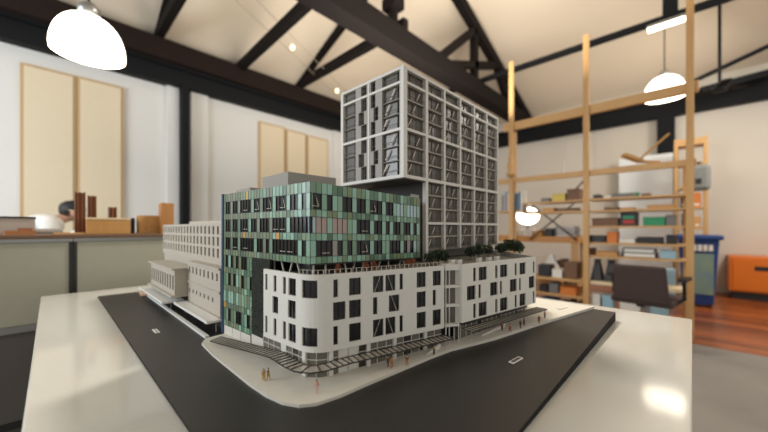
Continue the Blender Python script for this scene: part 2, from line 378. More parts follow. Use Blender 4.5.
def wallmesh(m, P, z0, z1, holes, th, mat):
    cs = sorted(set([round(v, 5) for v in s_holes(P, holes)])); cz = sorted(set([z0, z1] + [h[2] for h in holes] + [h[3] for h in holes]))
    for a, b in zip(cs, cs[1:]):
        for c, d in zip(cz, cz[1:]):
            ms, mz = (a + b) / 2, (c + d) / 2
            if any(h[0] < ms < h[1] and h[2] < mz < h[3] for h in holes): continue
            m.face([P.at(a, 0, c), P.at(b, 0, c), P.at(b, 0, d), P.at(a, 0, d)], mat)
            m.face([P.at(a, th, d), P.at(b, th, d), P.at(b, th, c), P.at(a, th, c)], mat)
        m.face([P.at(a, 0, z1), P.at(b, 0, z1), P.at(b, th, z1), P.at(a, th, z1)], mat)
        m.face([P.at(a, th, z0), P.at(b, th, z0), P.at(b, 0, z0), P.at(a, 0, z0)], mat)
    for h in holes:
        c = P.cuts(h[0], h[1])
        for a, b in zip(c, c[1:]):
            m.face([P.at(a, th, h[2]), P.at(a, 0, h[2]), P.at(b, 0, h[2]), P.at(b, th, h[2])], mat)
            m.face([P.at(a, 0, h[3]), P.at(a, th, h[3]), P.at(b, th, h[3]), P.at(b, 0, h[3])], mat)
        m.face([P.at(h[0], 0, h[2]), P.at(h[0], th, h[2]), P.at(h[0], th, h[3]), P.at(h[0], 0, h[3])], mat)
        m.face([P.at(h[1], th, h[2]), P.at(h[1], 0, h[2]), P.at(h[1], 0, h[3]), P.at(h[1], th, h[3])], mat)
def s_holes(P, holes): return list(P.s) + [h[0] for h in holes] + [h[1] for h in holes]
def strip(m, P, a, b, z0, z1, o0, o1, mat):   # a solid strip following the path between offsets
    c = P.cuts(a, b)
    for u, v in zip(c, c[1:]):
        m.hexa([P.at(u, o0, z0), P.at(v, o0, z0), P.at(v, o1, z0), P.at(u, o1, z0), P.at(u, o0, z1), P.at(v, o0, z1), P.at(v, o1, z1), P.at(u, o1, z1)], mat)
def window(P, h, th, parent, glass, mull=None, brace=0, fr=.0009):
    a, b, c, d = h
    m = MB()
    for (u, v, w_, x_) in ((a, b, c, c + fr), (a, b, d - fr, d), (a, a + fr, c, d), (b - fr, b, c, d)): strip(m, P, u, v, w_, x_, th * .55, th * .95, dark)
    for f in (mull if mull is not None else ([.5] if b - a > .02 else [])):
        u = a + (b - a) * f; strip(m, P, u - .0004, u + .0004, c, d, th * .5, th * .95, dark)
    w = m.build('window', parent)
    m = MB(); strip(m, P, a + fr, b - fr, c + fr, d - fr, th * .8, th * .98, glass); m.build('pane', w)
    if brace:
        m = MB(); u0 = a + (b - a) * (.2 if brace > 0 else .8); u1 = a + (b - a) * (.75 if brace > 0 else .3)
        A = Vector(P.at(u0, th * .6, c + .001)); B = Vector(P.at(u1, th * .6, d - .001)); m.bar(A, B, .0008, .0019, slab_f); m.build('brace', w)
    return w

# ---------------------------------------------------------------- white podium building
pd = thing('corner_podium_model', 'white four-level model building with rounded corner and scattered dark windows', 'model building', (.6, .55, .882))
arc = []
# left face, rounded corner, front wing
cxy = Vector((.389, .556)); ra = .052
for i in range(9):
    a = R(180 + 4.5 - 2 + i * (74.5 / 8) * 1.0)
    arc.append((cxy.x + ra * math.cos(a), cxy.y + ra * math.sin(a)))
LW = Path([(.3262, .684)] + arc + [(.652, .428), (.657, .445)])
s0 = LW.s[1]; s1 = LW.s[9]
def LL(u): return s0 - u - .006           # distance back from corner start on the left face
def FF(u): return s1 + u + .0045    # distance along the front wing
Z = [(1.0395, 1.0742), (.9938, 1.0297), (.9463, .9828)]
hol = []
def add(l, r, row, br=0): hol.append((min(l, r), max(l, r), Z[row][0], Z[row][1], br))
for a, b, rws in ((.118, .109, (0, 2)), (.085, .0745, (0, 2)), (.0505, .040, (0, 2)), (.031, .006, (0, 2)), (.089, .068, (1,)), (.0325, .0065, (1,))):
    for r_ in rws: add(LL(a), LL(b), r_)
cw = (s0 + s1) / 2 - .010
add(cw - .017, cw + .017, 0); add(cw - .017, cw + .017, 2)
for a, b, rws, br in ((-.004, .0057, (0, 2), 0), (.0295, .056, (0, 1, 2), 0), (.0838, .1094, (0, 2), 1), (.114, .1396, (0, 2), -1), (.150, .159, (0, 2), 0), (-.0045, .0218, (1,), 0), (.0838, .0946, (1,), 0), (.1226, .1494, (1,), -1),
                  (.1963, .2225, (0, 1, 2), 0), (.2425, .2678, (0, 2), 0), (.2425, .2523, (1,), 0)):
    for r_ in rws: add(FF(a) + .004, FF(b) + .004, r_, br)
m = MB(); wallmesh(m, LW, .9355, 1.0848, [h[:4] for h in hol], .006, white); m.build('corner_facade', pd)
for h in hol: window(LW, h[:4], .006, pd, dglass, brace=h[4])
RW = Path([(.690, .423), (.695, .405), (1.042, .350), (1.20, .52)])
hol2 = []
q0 = RW.s[1]
for a, b, rws in ((.0432, .0542, (0, 2)), (.0648, .099, (0, 2)), (.1355, .1462, (0, 2)), (.1575, .193, (0, 2)), (.229, .2398, (0, 2)), (.254, .287, (0, 2)), (.328, .338, (0, 2)),
                  (.0187, .0523, (1,)), (.064, .0743, (1,)), (.1133, .146, (1,)), (.1575, .1675, (1,)), (.2046, .2397, (1,)), (.2516, .2617, (1,)), (.305, .3375, (1,))):
    for r_ in rws: hol2.append((q0 + a * 1.02, q0 + b * 1.02, Z[r_][0] + .0008 - a * .009, Z[r_][1] + .0006 - a * .009))
m = MB(); wallmesh(m, RW, .943, 1.0862, hol2, .006, white); m.build('side_facade', pd)
for h in hol2: window(RW, h, .006, pd, dglass)
# interior core and roof terrace
core = [(.337, .70), (.343, .60), (.36, .545), (.40, .515), (.62, .454), (.66, .458), (.70, .44), (.73, .415), (1.02, .368), (1.15, .50), (1.262, .60), (1.262, .86), (.76, .86), (.72, .86), (.44, .86), (.43, .78), (.40, .72)]
m = MB()
for tri in slab(core):
    m.face([(x, y, 1.074) for x, y in tri], terr)
for i in range(len(core)):
    a, b_ = core[i], core[(i + 1) % len(core)]; m.face([(a[0], a[1], .93), (b_[0], b_[1], .93), (b_[0], b_[1], 1.074), (a[0], a[1], 1.074)], dark)
m.build('inner_core', pd, merge=True)
m = MB(); m.prism([(1.20, .52), (1.268, .60), (1.268, .62), (1.19, .54)], .90, 1.0862, white); m.prism([(1.255, .60), (1.268, .60), (1.268, .87), (1.255, .87)], .90, 1.0862, white)
m.b2(.35, 1.262, .862, .872, .88, 1.0862, white); m.build('rear_wall', pd)
m = MB(); P2 = Path([(.352, .70), (.358, .60), (.372, .556), (.41, .53), (.625, .47), (.668, .466), (.71, .455), (.745, .44), (1.0, .395), (1.03, .40)])
wallmesh(m, P2, .879, .945, [], .004, dark); m.build('ground_floor_backing', pd)
# ground floor glazing
GP = Path([(.333, .70)] + [(cxy.x + (ra - .007) * math.cos(R(182.5 + i * 9.3)), cxy.y + (ra - .007) * math.sin(R(182.5 + i * 9.3))) for i in range(9)] + [(.655, .437)])
shop = M('shopfront_glass', (112, 108, 98), .2, noise=.3, scale=25)
shopd = M('shopfront_glass_dark', (58, 54, 50), .2, noise=.3, scale=25)
n = 22
for i in range(n):
    a = GP.L * i / n; b = GP.L * (i + 1) / n; zb = gs(GP.at(a, 0, 0)[0]) + .001
    if i in (3,): mt = white
    elif i in (10, 11): mt = white
    elif i % 7 in (3, 5): mt = shopd
    else: mt = shop
    m = MB(); strip(m, GP, a + .0007, b - .0007, zb, .934, .002, .004, mt)
    if mt is not white: strip(m, GP, a, b, .918, .9192, 0, .003, wframe); strip(m, GP, a - .0006, a + .0006, zb, .94, 0, .005, wframe)
    strip(m, GP, a, b, .934, .9401, .0, .004, dark)
    m.build('shopfront_bay', pd)
for s_ in (GP.s[9] + .002, GP.s[9] + .085, GP.s[9] + .15, GP.s[9] + .235, GP.s[2]):
    m = MB(); strip(m, GP, s_ - .004, s_ + .004, gs(.5) - .001, .941, -.004, .004, white); m.build('pier', pd)
GR = Path([(.70, .428), (1.03, .374)])
for i in range(15):
    a = GR.L * i / 15; b = GR.L * (i + 1) / 15; zb = gs(GR.at(a, 0, 0)[0]) + .001
    m = MB(); strip(m, GR, a + .0007, b - .0007, zb, .943, .002, .004, shop if i % 4 else shopd); strip(m, GR, a - .0006, a + .0006, zb, .943, 0, .005, wframe); m.build('shopfront_bay', pd)
# projecting glazed balcony bay between the wings
bayp = [(.657, .428), (.668, .424), (.690, .409), (.695, .415), (.70, .44), (.665, .452)]
for z in (.936, .984, 1.030, 1.0725):
    m = MB(); m.prism(bayp, z, z + .0065 if z < 1.07 else z + .0137, white); m.build('balcony_slab', pd)
m = MB(); bp = Path([(.660, .435), (.670, .431), (.692, .415)])
for z0, z1 in ((.9425, .984), (.9905, 1.030), (1.0365, 1.0725)): strip(m, bp, 0, bp.L, z0, z1, .004, .006, tglass)
m.build('balcony_glazing', pd)
m = MB()
for p in ((.659, .4275), (.6695, .4245), (.690, .411)): m.b2(p[0] - .001, p[0] + .001, p[1] - .001, p[1] + .001, .885, 1.074, wframe)
m.build('balcony_post', pd)
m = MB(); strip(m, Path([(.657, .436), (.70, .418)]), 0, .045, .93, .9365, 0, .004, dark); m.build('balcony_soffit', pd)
# ramps and steps
for a, b_ in (((.585, .428), (.640, .430)), ((.775, .392), (.885, .379))):
    z = gs(a[0]) + .001; m = MB(); m.hexa([(a[0], a[1], z), (b_[0], b_[1], z), (b_[0], b_[1] + .004, z), (a[0], a[1] + .004, z), (a[0], a[1], z + .003), (b_[0], b_[1], z + .012), (b_[0], b_[1] + .004, z + .012), (a[0], a[1] + .004, z + .003)], white); m.build('ramp_wall', pd)

# awnings (thin black ribs over pale sheet)
awn_s = M('awning_sheet', (196, 191, 178), .4, alpha=.42)
def awning(P, a, b, z, dep, zin, step, label):
    t = thing('street_awning', label, 'model awning', P.at((a + b) / 2, -dep / 2, z), 'thin ribbed street awnings')
    m = MB(); strip(m, P, a, b, z - .0002, z + .0004, -dep, -.0005, awn_s); m.build('canopy_sheet', t)
    m = MB()
    strip(m, P, a, b, z - .0004, z + .0018, -dep - .0012, -dep, dark); strip(m, P, a, b, z, z + .0016, -.0016, -.0004, dark); m.build('edge_rail', t)
    m = MB(); k = int((b - a) / step)
    for i in range(k + 1):
        u = a + (b - a) * i / k; m.bar(P.at(u, -.0005, z + .0012), P.at(u, -dep, z + .0012), .0013, .0018, dark)
    m.build('rib', t)
    return t
AP = Path([(.3325, .601), (.3305, .545), (.332, .520), (.338, .508), (.352, .5025), (.40, .4965), (.652, .428)])
aw = awning(AP, 0.0, AP.L, .9185, .032, 0, .0125, 'long ribbed black awning wrapping the rounded corner of the white building')
I0, I1, O0, O1 = Vector((.308, .885, .8915)), Vector((.3325, .601, .9195)), Vector((.276, .87, .8915)), Vector((.2995, .601, .9195))
u_ = Vector((0, 0, .0006))
m = MB(); m.hexa([O0, I0, I1, O1, O0 + u_, I0 + u_, I1 + u_, O1 + u_], awn_s); m.build('canopy_sheet', aw)
m = MB(); m.bar(O0, O1, .0014, .002, dark); m.build('edge_rail', aw)
m = MB(); m.bar(I0, I1, .0014, .002, dark); m.build('edge_rail', aw)
for i in range(20):
    f = i / 20; m = MB(); m.bar(I0.lerp(I1, f) + u_ * 1.5, O0.lerp(O1, f) + u_ * 1.5, .0013, .0016, dark); m.build('rib', aw)
AR = Path([(.695, .405), (1.04, .3485)])
awning(AR, .0, AR.L, .9295, .034, 0, .0125, 'short ribbed black awning under the right wing of the white building')

# ---------------------------------------------------------------- green glass building
gg = thing('glass_office_model', 'green glass model office block with patchwork panels behind the rounded corner', 'model building', (.5, .75, 1.09))
GF = Path([(.359, .550), (.715, .550)])
GL = Path([(.331, .939), (.359, .550)])
zt = 1.268; rows = [(zt - .022, zt, 'S')]; z = zt - .022
for i in range(3): rows.append((z - .033, z, 'W')); rows.append((z - .0480, z - .033, 'S')); z -= .048
lowrows = []
zz = z
for i in range(4): lowrows.append((zz - .033, zz, 'W')); lowrows.append((zz - .048, zz - .033, 'S')); zz -= .048
zlow = zz
pat_f = ['DDGDGGDDGDDGDDDGDDGPPGPPPG', 'PCCGCCCGGDDDGDDGDGDDGDDGDG', 'GDDDsDGDGDDDGDDGGDDDGDsDPG']
pat_l = ['oDDoDDoDDDDGDDoDDDGDDDGDDGDG', 'oDDoDDoDDDGDDoDDDoDDDDGDDDDD', 'oDDoDDGDDDDDGDDoDGDDDDDDDGDG']
def curtain_wall(P, npan, rws, pats, parent, a0, a1, seed, olive, nm):
    rnd = random.Random(seed); wi = 0
    for (z0, z1, k) in rws:
        m = MB(); L = a1 - a0
        for i in range(npan):
            a = a0 + L * i / npan; b = a0 + L * (i + 1) / npan
            fo = olive and (i / npan) < .62 and rnd.random() < .75
            if k == 'S':
                mt = rnd.choice(olive_p) if fo else rnd.choice(greens)
                if rnd.random() < .02: mt = orange_p
                off = 0
            else:
                row_ = pats[wi % len(pats)]; c = row_[i % len(row_)]
                if c == 'D': mt = dglass; off = .0015
                elif c == 'P': mt = reflglass; off = .0008
                elif c == 'C': mt = curtain; off = .0008
                elif c == 's': mt = greypan; off = 0
                elif c == 'o': mt = rnd.choice(olive_p + [greens[0]]); off = 0
                else: mt = rnd.choice(greens[1:3] + [greens[4]]); off = 0
            strip(m, P, a, b, z0, z1, off, .006, mt)
        for i in range(npan + 1):
            a = a0 + L * i / npan; strip(m, P, max(a0, a - .0003), min(a1, a + .0003), z0, z1, -.0006, .004, dark)
        strip(m, P, a0, a1, z0 - .0004, z0 + .0004, -.0008, .004, dark)
        o = m.build('spandrel_band' if k == 'S' else 'window_band', parent)
        if k == 'W':
            i = 0
            while i < npan - 2:
                row = pats[wi % len(pats)]
                if row[i % len(row)] == 'D' and row[(i + 1) % len(row)] == 'D' and rnd.random() < .6:
                    u0 = a0 + L * (i + .15) / npan; u1 = a0 + L * (i + 1.5) / npan
                    b_ = MB(); b_.bar(P.at(u0, .0006, z0 + .007), P.at(u1, .0006, z0 + .007), .0004, .0014, brace_m)
                    if rnd.random() < .5: b_.bar(P.at(u1 - .008, .0006, z1 - .003), P.at(u1, .0006, z0 + .007), .0004, .0016, brace_m)
                    b_.build('brace', o)
                i += 2
            wi += 1
curtain_wall(GF, 26, rows, pat_f, gg, 0, GF.L, 3, False, 'front')
curtain_wall(GL, 28, rows, pat_l, gg, 0.004, GL.L, 5, True, 'side')
LOWL = .164
curtain_wall(GL, 11, lowrows, ['oDGDoDoDDoG', 'oGDoDGoDoGD', 'GoGGoGoGGoG', 'oGDoGDDoGDo'], gg, .004, LOWL, 9, True, 'low')
m = MB()
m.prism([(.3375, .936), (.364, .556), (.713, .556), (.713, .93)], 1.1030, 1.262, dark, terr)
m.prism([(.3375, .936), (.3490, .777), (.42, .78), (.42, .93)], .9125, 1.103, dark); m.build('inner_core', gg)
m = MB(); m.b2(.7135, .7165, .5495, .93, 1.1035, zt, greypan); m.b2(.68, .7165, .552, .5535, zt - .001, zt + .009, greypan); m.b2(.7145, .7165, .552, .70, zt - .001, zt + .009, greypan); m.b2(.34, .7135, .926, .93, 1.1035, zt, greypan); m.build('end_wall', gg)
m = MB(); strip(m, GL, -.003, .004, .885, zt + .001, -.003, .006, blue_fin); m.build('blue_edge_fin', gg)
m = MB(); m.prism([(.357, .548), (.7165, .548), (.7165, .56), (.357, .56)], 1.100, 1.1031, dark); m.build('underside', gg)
# white base panels
m = MB()
wbase = M('base_panel_white', (206, 202, 192), .6)
for a, b in ((.004, .052), (.054, .100), (.102, .150)): strip(m, GL, a, b, .8815, .9112, .001, .006, wbase)
for u in (.053, .101): strip(m, GL, u - .001, u + .001, .8815, .9115, .002, .006, dark)
m.build('base_panel', gg)
m = MB(); strip(m, Path([(.3400, .776), (.3440, .690)]), 0, .084, .8825, .9165, .0, .006, wbase); m.build('base_panel', gg)
# living wall
m = MB(); lw = Path([(.3400, .776), (.3440, .690)])
mlv = M('living_wall_base', (30, 34, 26), .9, noise=.5, scale=90)
strip(m, lw, 0, lw.L, .917, 1.103, .0, .006, mlv)
rnd = random.Random(2)
for i in range(1100):
    p = Vector(lw.at(rnd.random() * lw.L, -.0005 - .002 * rnd.random(), .93 + .17 * rnd.random()))
    a = Vector((rnd.uniform(-1, 1), rnd.uniform(-1, 1), rnd.uniform(-1, 1))) * .0016; b = Vector((rnd.uniform(-1, 1), rnd.uniform(-1, 1), rnd.uniform(-1, 1))) * .0016
    m.face([p - a, p + b, p + a], leafm)
o = m.build('living_wall', gg); o['label'] = 'dark green planted wall strip'
# V columns and recessed core under the glass block
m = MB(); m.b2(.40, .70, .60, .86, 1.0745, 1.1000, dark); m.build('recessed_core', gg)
vx = [(.362, .372, .560), (.372, .372, .560), (.385, .378, .57)]
for i, x in enumerate((.375, .405, .432, .462, .478, .512, .545, .562, .60, .64, .665, .705)):
    dx = (0, 0, .008, -.006, .009, 0, -.009, .009, 0, .01, -.008, 0)[i]
    m = MB(); m.bar((x, .562, 1.0745), (x + dx, .562, 1.1003), .003, .003, brace_m); m.build('column', gg)
for i, y in enumerate((.60, .64, .66, .70)):
    m = MB(); x = .359 + .072 * (.55 - y) + .012; m.bar((x, y, 1.0745), (x, y + (.012, -.012, .012, 0)[i], 1.1003), .003, .003, brace_m); m.build('column', gg)
# penthouse
m = MB(); m.b2(.392, .535, .695, .829, 1.262, 1.310, M('plant_room_grey', (150, 147, 138), .7)); o = m.build('plant_room', gg, bevel=.0008); o['label'] = 'plain grey rooftop plant room'
m = MB(); m.b2(.36, .392, .83, .92, 1.262, 1.281, greypan); m.build('roof_plant', gg)

# the glass block sags slightly towards its right end
def sag(o):
    if o.name.startswith('plant_room'): return
    if o.type == 'MESH':
        w = wloc(o)
        for v in o.data.vertices:
            f = max(0, min(1, (v.co.x + w.x - .359) / .356)); zz1 = v.co.z + w.z
            if zz1 > 1.079: v.co.z -= .0100 * f
    for c in o.children: sag(c)
sag(gg)
# ---------------------------------------------------------------- tower
tw = thing('tower_model', 'tall white-gridded model tower with dark glazing, tallest building of the model', 'model building', (.95, .70, 1.075))
X0, X1, Y0, Y1 = .665, 1.255, .566, .838
TOP = 1.620; XL = .772
colx = [X0, .772, .867, .963, 1.060, 1.156, X1]
bands = [(1.612, 1.620), (1.5735, 1.5805), (1.445, 1.4525), (1.3135, 1.3225), (1.1855, 1.1930), (1.107, 1.1115)]
m = MB()
for i, x in enumerate(colx):
    w_ = .016 if i == 0 else (.012 if i == 1 else .0085)
    zb = 1.3135 if i == 0 else (1.075 if i == 1 else 1.107)
    a, b = (X0, X0 + w_) if i == 0 else ((x - w_ / 2, x + w_ / 2) if i < 6 else (X1 - w_, X1))
    if i == 1: m.b2(a, b, Y0, Y0 + .0122, 1.314, 1.62, wframe); m.b2(XL - .006, XL + .006, Y0, Y0 + .012, zb, 1.3135, wframe)
    else: m.b2(a, b, Y0, Y0 + .012, zb, 1.62, wframe)
for i, (z0, z1) in enumerate(bands):
    m.b2(X0 + .0012 if i < 4 else XL, X1 - .001, Y0 + .0004, Y0 + .0116, z0, z1, wframe if i < 5 else slab_m)
m.build('front_grid', tw)
m = MB()
for i, (z0, z1) in enumerate(bands[:4]): m.b2(X0 + .0004, X0 + .0116, Y0 + .012, Y1, z0, z1, wframe)
m.b2(X0, X0 + .012, Y1 - .012, Y1, 1.3135, 1.62, wframe)
m.build('side_grid', tw)
m = MB(); m.b2(X0 + .012, X1 - .0005, Y0 + .012, Y1 - .0005, 1.6135, 1.617, slab_m); m.build('roof', tw)
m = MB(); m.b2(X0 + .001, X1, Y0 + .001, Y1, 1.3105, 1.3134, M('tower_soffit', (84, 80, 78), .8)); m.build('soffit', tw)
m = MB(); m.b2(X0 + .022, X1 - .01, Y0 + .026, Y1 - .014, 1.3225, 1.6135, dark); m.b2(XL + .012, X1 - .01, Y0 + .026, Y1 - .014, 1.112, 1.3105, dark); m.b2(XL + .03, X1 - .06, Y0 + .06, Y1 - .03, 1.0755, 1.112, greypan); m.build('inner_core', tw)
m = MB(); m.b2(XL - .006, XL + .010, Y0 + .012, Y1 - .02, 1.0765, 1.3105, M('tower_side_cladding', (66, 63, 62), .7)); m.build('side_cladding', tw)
m = MB(); m.b2(X1 - .008, X1, Y0 + .012, Y1, 1.107, 1.612, wframe); m.b2(X0 + .012, X1 - .008, Y1 - .01, Y1, 1.3135, 1.612, wframe); m.b2(XL + .01, X1 - .008, Y1 - .01, Y1, 1.107, 1.3105, wframe); m.build('rear_grid', tw)
TP = Path([(X0, Y0), (X1, Y0)])
def floors(z0, z1, n): return [(z0 + (z1 - z0) * i / n, z0 + (z1 - z0) * (i + 1) / n) for i in range(n)]
groups = [(1.5805, 1.612, 1), (1.4525, 1.5735, 3), (1.3225, 1.445, 3), (1.1930, 1.3135, 3), (1.1115, 1.1855, 2)]
rnd = random.Random(4)
for gi, (g0, g1, nf) in enumerate(groups):
    for fi, (z0, z1) in enumerate(floors(g0, g1, nf)):
        if fi: 
            m = MB(); m.b2(X0 + .012 if gi < 3 else XL + .006, X1 - .008, Y0 + .004, Y0 + .022, z0 - .0021, z0 + .0021, slab_f); m.build('floor_slab', tw)
        for ci in range(6):
            if gi >= 3 and ci == 0: continue
            a = colx[ci] - X0 + (.016 if ci == 0 else .005); b = colx[ci + 1] - X0 - (.005 if ci < 5 else .009)
            m = MB(); z0b, z1b = z0 + .0016, z1 - .0016
            for f in ((.42, .74) if (ci + fi) % 2 else (.30, .62)):
                u = a + (b - a) * f; strip(m, TP, u - .0005, u + .0005, z0b, z1b, .0105, .0125, mull_m)
            strip(m, TP, a, b, z0b + .010, z0b + .0107, .004, .005, dark)
            strip(m, TP, a, b, z0b, z0b + .0012, .008, .0125, slab_m)
            w = m.build('window', tw)
            m = MB()
            strip(m, TP, a, b, z0b, z1b, .0125, .016, tglass)
            u = a + (b - a) * rnd.choice((.42, .62)); strip(m, TP, u, u + (b - a) * .3, z0b, z1b, .0116, .0126, mull_m)
            m.build('pane', w)
            if gi:
                m = MB(); f0 = (.06, .33, .60)[fi % 3 if nf == 3 else (fi + 1) % 3] + rnd.uniform(-.02, .03)
                f0 = (.16, .38, .60)[(fi) % 3]
                u0 = a + (b - a) * f0; u1 = u0 + (b - a) * .17
                m.bar(TP.at(u0, .0085, z0b + .007), TP.at(u1, .0085, z1b - .006), .0014, .0026, brace_m); m.build('brace', w)
TS = Path([(X0, Y1), (X0, Y0)])   # seen from the left: y falls from left to right
LS = TS.L
def sy(y): return LS - y          # y here = distance from the near corner
for gi, (g0, g1, nf) in enumerate(groups[:3]):
    for fi, (z0, z1) in enumerate(floors(g0, g1, nf)):
        if fi:
            m = MB(); m.b2(X0 + .004, X0 + .022, Y0 + .012, Y1 - .012, z0 - .0012, z0 + .0012, slab_m); m.build('floor_slab', tw)
        for wi, (a, b) in enumerate(((.258, .200), (.180, .155), (.125, .105), (.083, .0165))):
            sh = (0, .006, -.006, 0)[wi] * (1 if (fi % 2) else -1)
            a2, b2 = sy(a + sh), sy(b + sh); z0b, z1b = z0 + .0014, z1 - .0014
            m = MB()
            for f in ((.82,) if wi in (0, 3) else (.5,)):
                u = a2 + (b2 - a2) * f; strip(m, TS, u - .0006, u + .0006, z0b, z1b, .007, .0115, dark)
            strip(m, TS, a2, b2, z0b + .012, z0b + .0132, .003, .0045, dark if wi != 0 else slab_m)
            w = m.build('window', tw)
            m = MB(); strip(m, TS, a2, b2, z0b, z1b, .0112, .015, tglass if wi in (1, 3) else (mull_m if wi == 0 else dglass)); m.build('pane', w)
            if wi == 3 and gi:
                m = MB(); f0 = (.0, .15, .45)[fi]; u0 = a2 + (b2 - a2) * f0; m.bar(TS.at(u0, .006, z0b + .006), TS.at(u0 + (b2 - a2) * .25, .006, z1b - .005), .0016, .004, brace_m); m.build('brace', w)
            # grey cladding panel right of each window
    for wi, (a, b) in enumerate(((.200, .180), (.155, .143), (.137, .125), (.105, .083))):
        m = MB()
        for fi, (z0, z1) in enumerate(floors(g0, g1, nf)):
            s_ = 1 if fi % 2 else -1
            a2 = sy(a + (0, .006, 0, -.006)[wi] * s_); b2 = sy(b + (.006, 0, -.006, 0)[wi] * s_)
            if b2 - a2 > .001: strip(m, TS, a2, b2, z0, z1, .0015, .012, greypan)
        m.build('cladding_panel', tw)
    m = MB()
    strip(m, TS, sy(.143), sy(.137), g0, g1, .0005, .012, wframe)
    m.build('side_mullion', tw)
    m = MB(); strip(m, TS, sy(.0165), sy(.012), g0, g1, .001, .012, greypan); m.build('corner_trim', tw)

# ---------------------------------------------------------------- beige neighbouring blocks
def slot_block(name, label, x, ya, yb, z0, z1, depth, rowsz, ncol, wfrac, dk, cat='model building'):
    t = thing(name, label, cat, (x + depth / 2, (ya + yb) / 2, z0))
    P = Path([(x, yb), (x, ya)]); L = P.L; hs = []
    for (a, b) in rowsz:
        for i in range(ncol):
            u = L * (i + .5) / ncol; w_ = L / ncol * wfrac / 2; hs.append((u - w_, u + w_, a, b))
    m = MB(); wallmesh(m, P, z0, z1, hs, .006, pink)
    m.b2(x, x + depth, ya - .004, ya, z0, z1, pink); m.b2(x, x + depth, yb, yb + .004, z0, z1, pink); m.b2(x + depth, x + depth + .005, ya, yb, z0, z1, pink)
    m.build('facade', t)
    m = MB(); m.b2(x + .006, x + depth, ya, yb, z1 - .012, z1 - .008, pink); m.build('roof', t)
    for j, (a, b) in enumerate(rowsz):
        m = MB(); strip(m, P, .002, L - .002, a - .001, b + .001, .007, .009, M('brown_grey_glazing', (84, 77, 68), .35)); m.build('window_row', t)
    return t
t = slot_block('neighbour_block_model', 'long beige model block with rows of narrow slot windows left of the green building', .368, .985, 1.80, 1.058, 1.190, .25,
           [(1.155, 1.181), (1.118, 1.146), (1.080, 1.109)], 20, .42, 0)
m = MB(); m.b2(.335, .373, .985, 1.30, 1.052, 1.058, pink); m.b2(.373, .62, .985, 1.80, .878, 1.0579, pink); m.build('terrace_deck', t)
m = MB(); m.b2(.45, .58, 1.2, 1.7, 1.178, 1.204, pink); m.build('roof_plant', t)
m = MB(); P = Path([(.340, 1.30), (.340, .985)])
hh = [(L_ + .012, L_ + .026, 1.018, 1.040) for L_ in [i * .0385 for i in range(8)]] + [(L_ + .004, L_ + .016, .950, .964) for L_ in [i * .0385 + .01 for i in range(7)]]
wallmesh(m, P, .915, 1.0515, hh, .005, pink); o = m.build('lower_facade', t)
m = MB(); strip(m, P, .002, P.L - .002, .945, 1.045, .006, .008, M('brown_grey_glazing')); m.build('pane', o)
m = MB(); strip(m, P, 0, P.L, .984, .989, -.004, .0, pink); strip(m, P, 0, P.L, .910, .916, -.006, .004, pink); m.build('ledge', t)
m = MB(); m.b2(.352, .372, .985, 1.30, .8776, .91, dark); m.build('ground_floor_backing', t)
t = slot_block('low_annex_model', 'low beige model annex with tall slot windows at the far left end of the street', .300, 1.31, 1.68, .938, 1.028, .055,
           [(.955, 1.006)], 10, .5, 0)
m = MB(); m.b2(.290, .36, 1.30, 1.69, 1.028, 1.033, pink); m.b2(.288, .36, 1.30, 1.69, .932, .938, pink); m.build('cornice', t)
m = MB(); m.b2(.348, .354, 1.31, 1.68, .8776, .932, dark); m.build('ground_floor_backing', t)
for (ya, yb, x, lab) in ((1.33, 1.76, .268, 'flat white street canopy in front of the low beige annex'), (.965, 1.31, .298, 'flat white street canopy beside the green building, nearer one of two')):
    m = MB(); m.b2(x, .337, ya, yb, .909, .9145, plate_m)
    m.b2(x, x + .004, ya, yb, .9145, .917, plate_m)
    t = thing('street_canopy', lab, 'model awning', ((x + .34) / 2, (ya + yb) / 2, .918)); m.build('canopy_sheet', t)
    for i in range(4):
        y = ya + .02 + (yb - ya - .04) * i / 3; m = MB(); m.b2(x + .03, x + .0325, y, y + .0025, .8775, .909, greypan); m.build('post', t)
# cardboard sample scrap at board far corner
m = MB(); m.prism([(.27, 1.72), (.335, 1.74), (.33, 1.84), (.28, 1.83)], .8772, .880, M('pink_card', (206, 170, 144), .7)); tag(m.build('card_scrap'), 'pinkish card scrap at the far left end of the street board', 'card')

# ---------------------------------------------------------------- miniature trees and people
def leafball(m, c, rx, rz_, n, sz, mat, rnd):
    for i in range(n):
        v = Vector((rnd.gauss(0, 1), rnd.gauss(0, 1), rnd.gauss(0, 1))).normalized() * (rnd.random() ** .4)
        p = Vector(c) + Vector((v.x * rx, v.y * rx, v.z * rz_))
        a = Vector((rnd.uniform(-1, 1), rnd.uniform(-1, 1), rnd.uniform(-1, 1))).normalized() * sz; b = Vector((rnd.uniform(-1, 1), rnd.uniform(-1, 1), rnd.uniform(-1, 1))).normalized() * sz
        m.face([p - a, p - b * .6, p + a, p + b * .6], mat)
def tree(x, y, z, h, r, mat, label, group, seed, name='model_tree'):
    rnd = random.Random(seed); t = thing(name, label, 'model tree', (x, y, z), group)
    m = MB(); m.tube([(x, y, z), (x + .001, y, z + h * .6)], [.0012, .0008], trunkm, 6)
    for k in range(4):
        a = k * 1.6; m.tube([(x, y, z + h * .35), (x + math.cos(a) * r * .6, y + math.sin(a) * r * .6, z + h * .7)], [.0007, .0004], trunkm, 5)
    m.build('trunk', t)
    m = MB(); leafball(m, (x, y, z + h * .62), r, h * .40, 420, r * .19, mat, rnd); m.build('foliage', t)
ti = [(430, .50, .036, .017), (438, .505, .042, .019), (445, .50, .034, .014), (471, .50, .045, .019), (479, .50, .052, .020), (488, .50, .045, .018), (501, .50, .045, .021), (508, .495, .058, .025), (515, .47, .058, .025), (520, .45, .048, .017)]
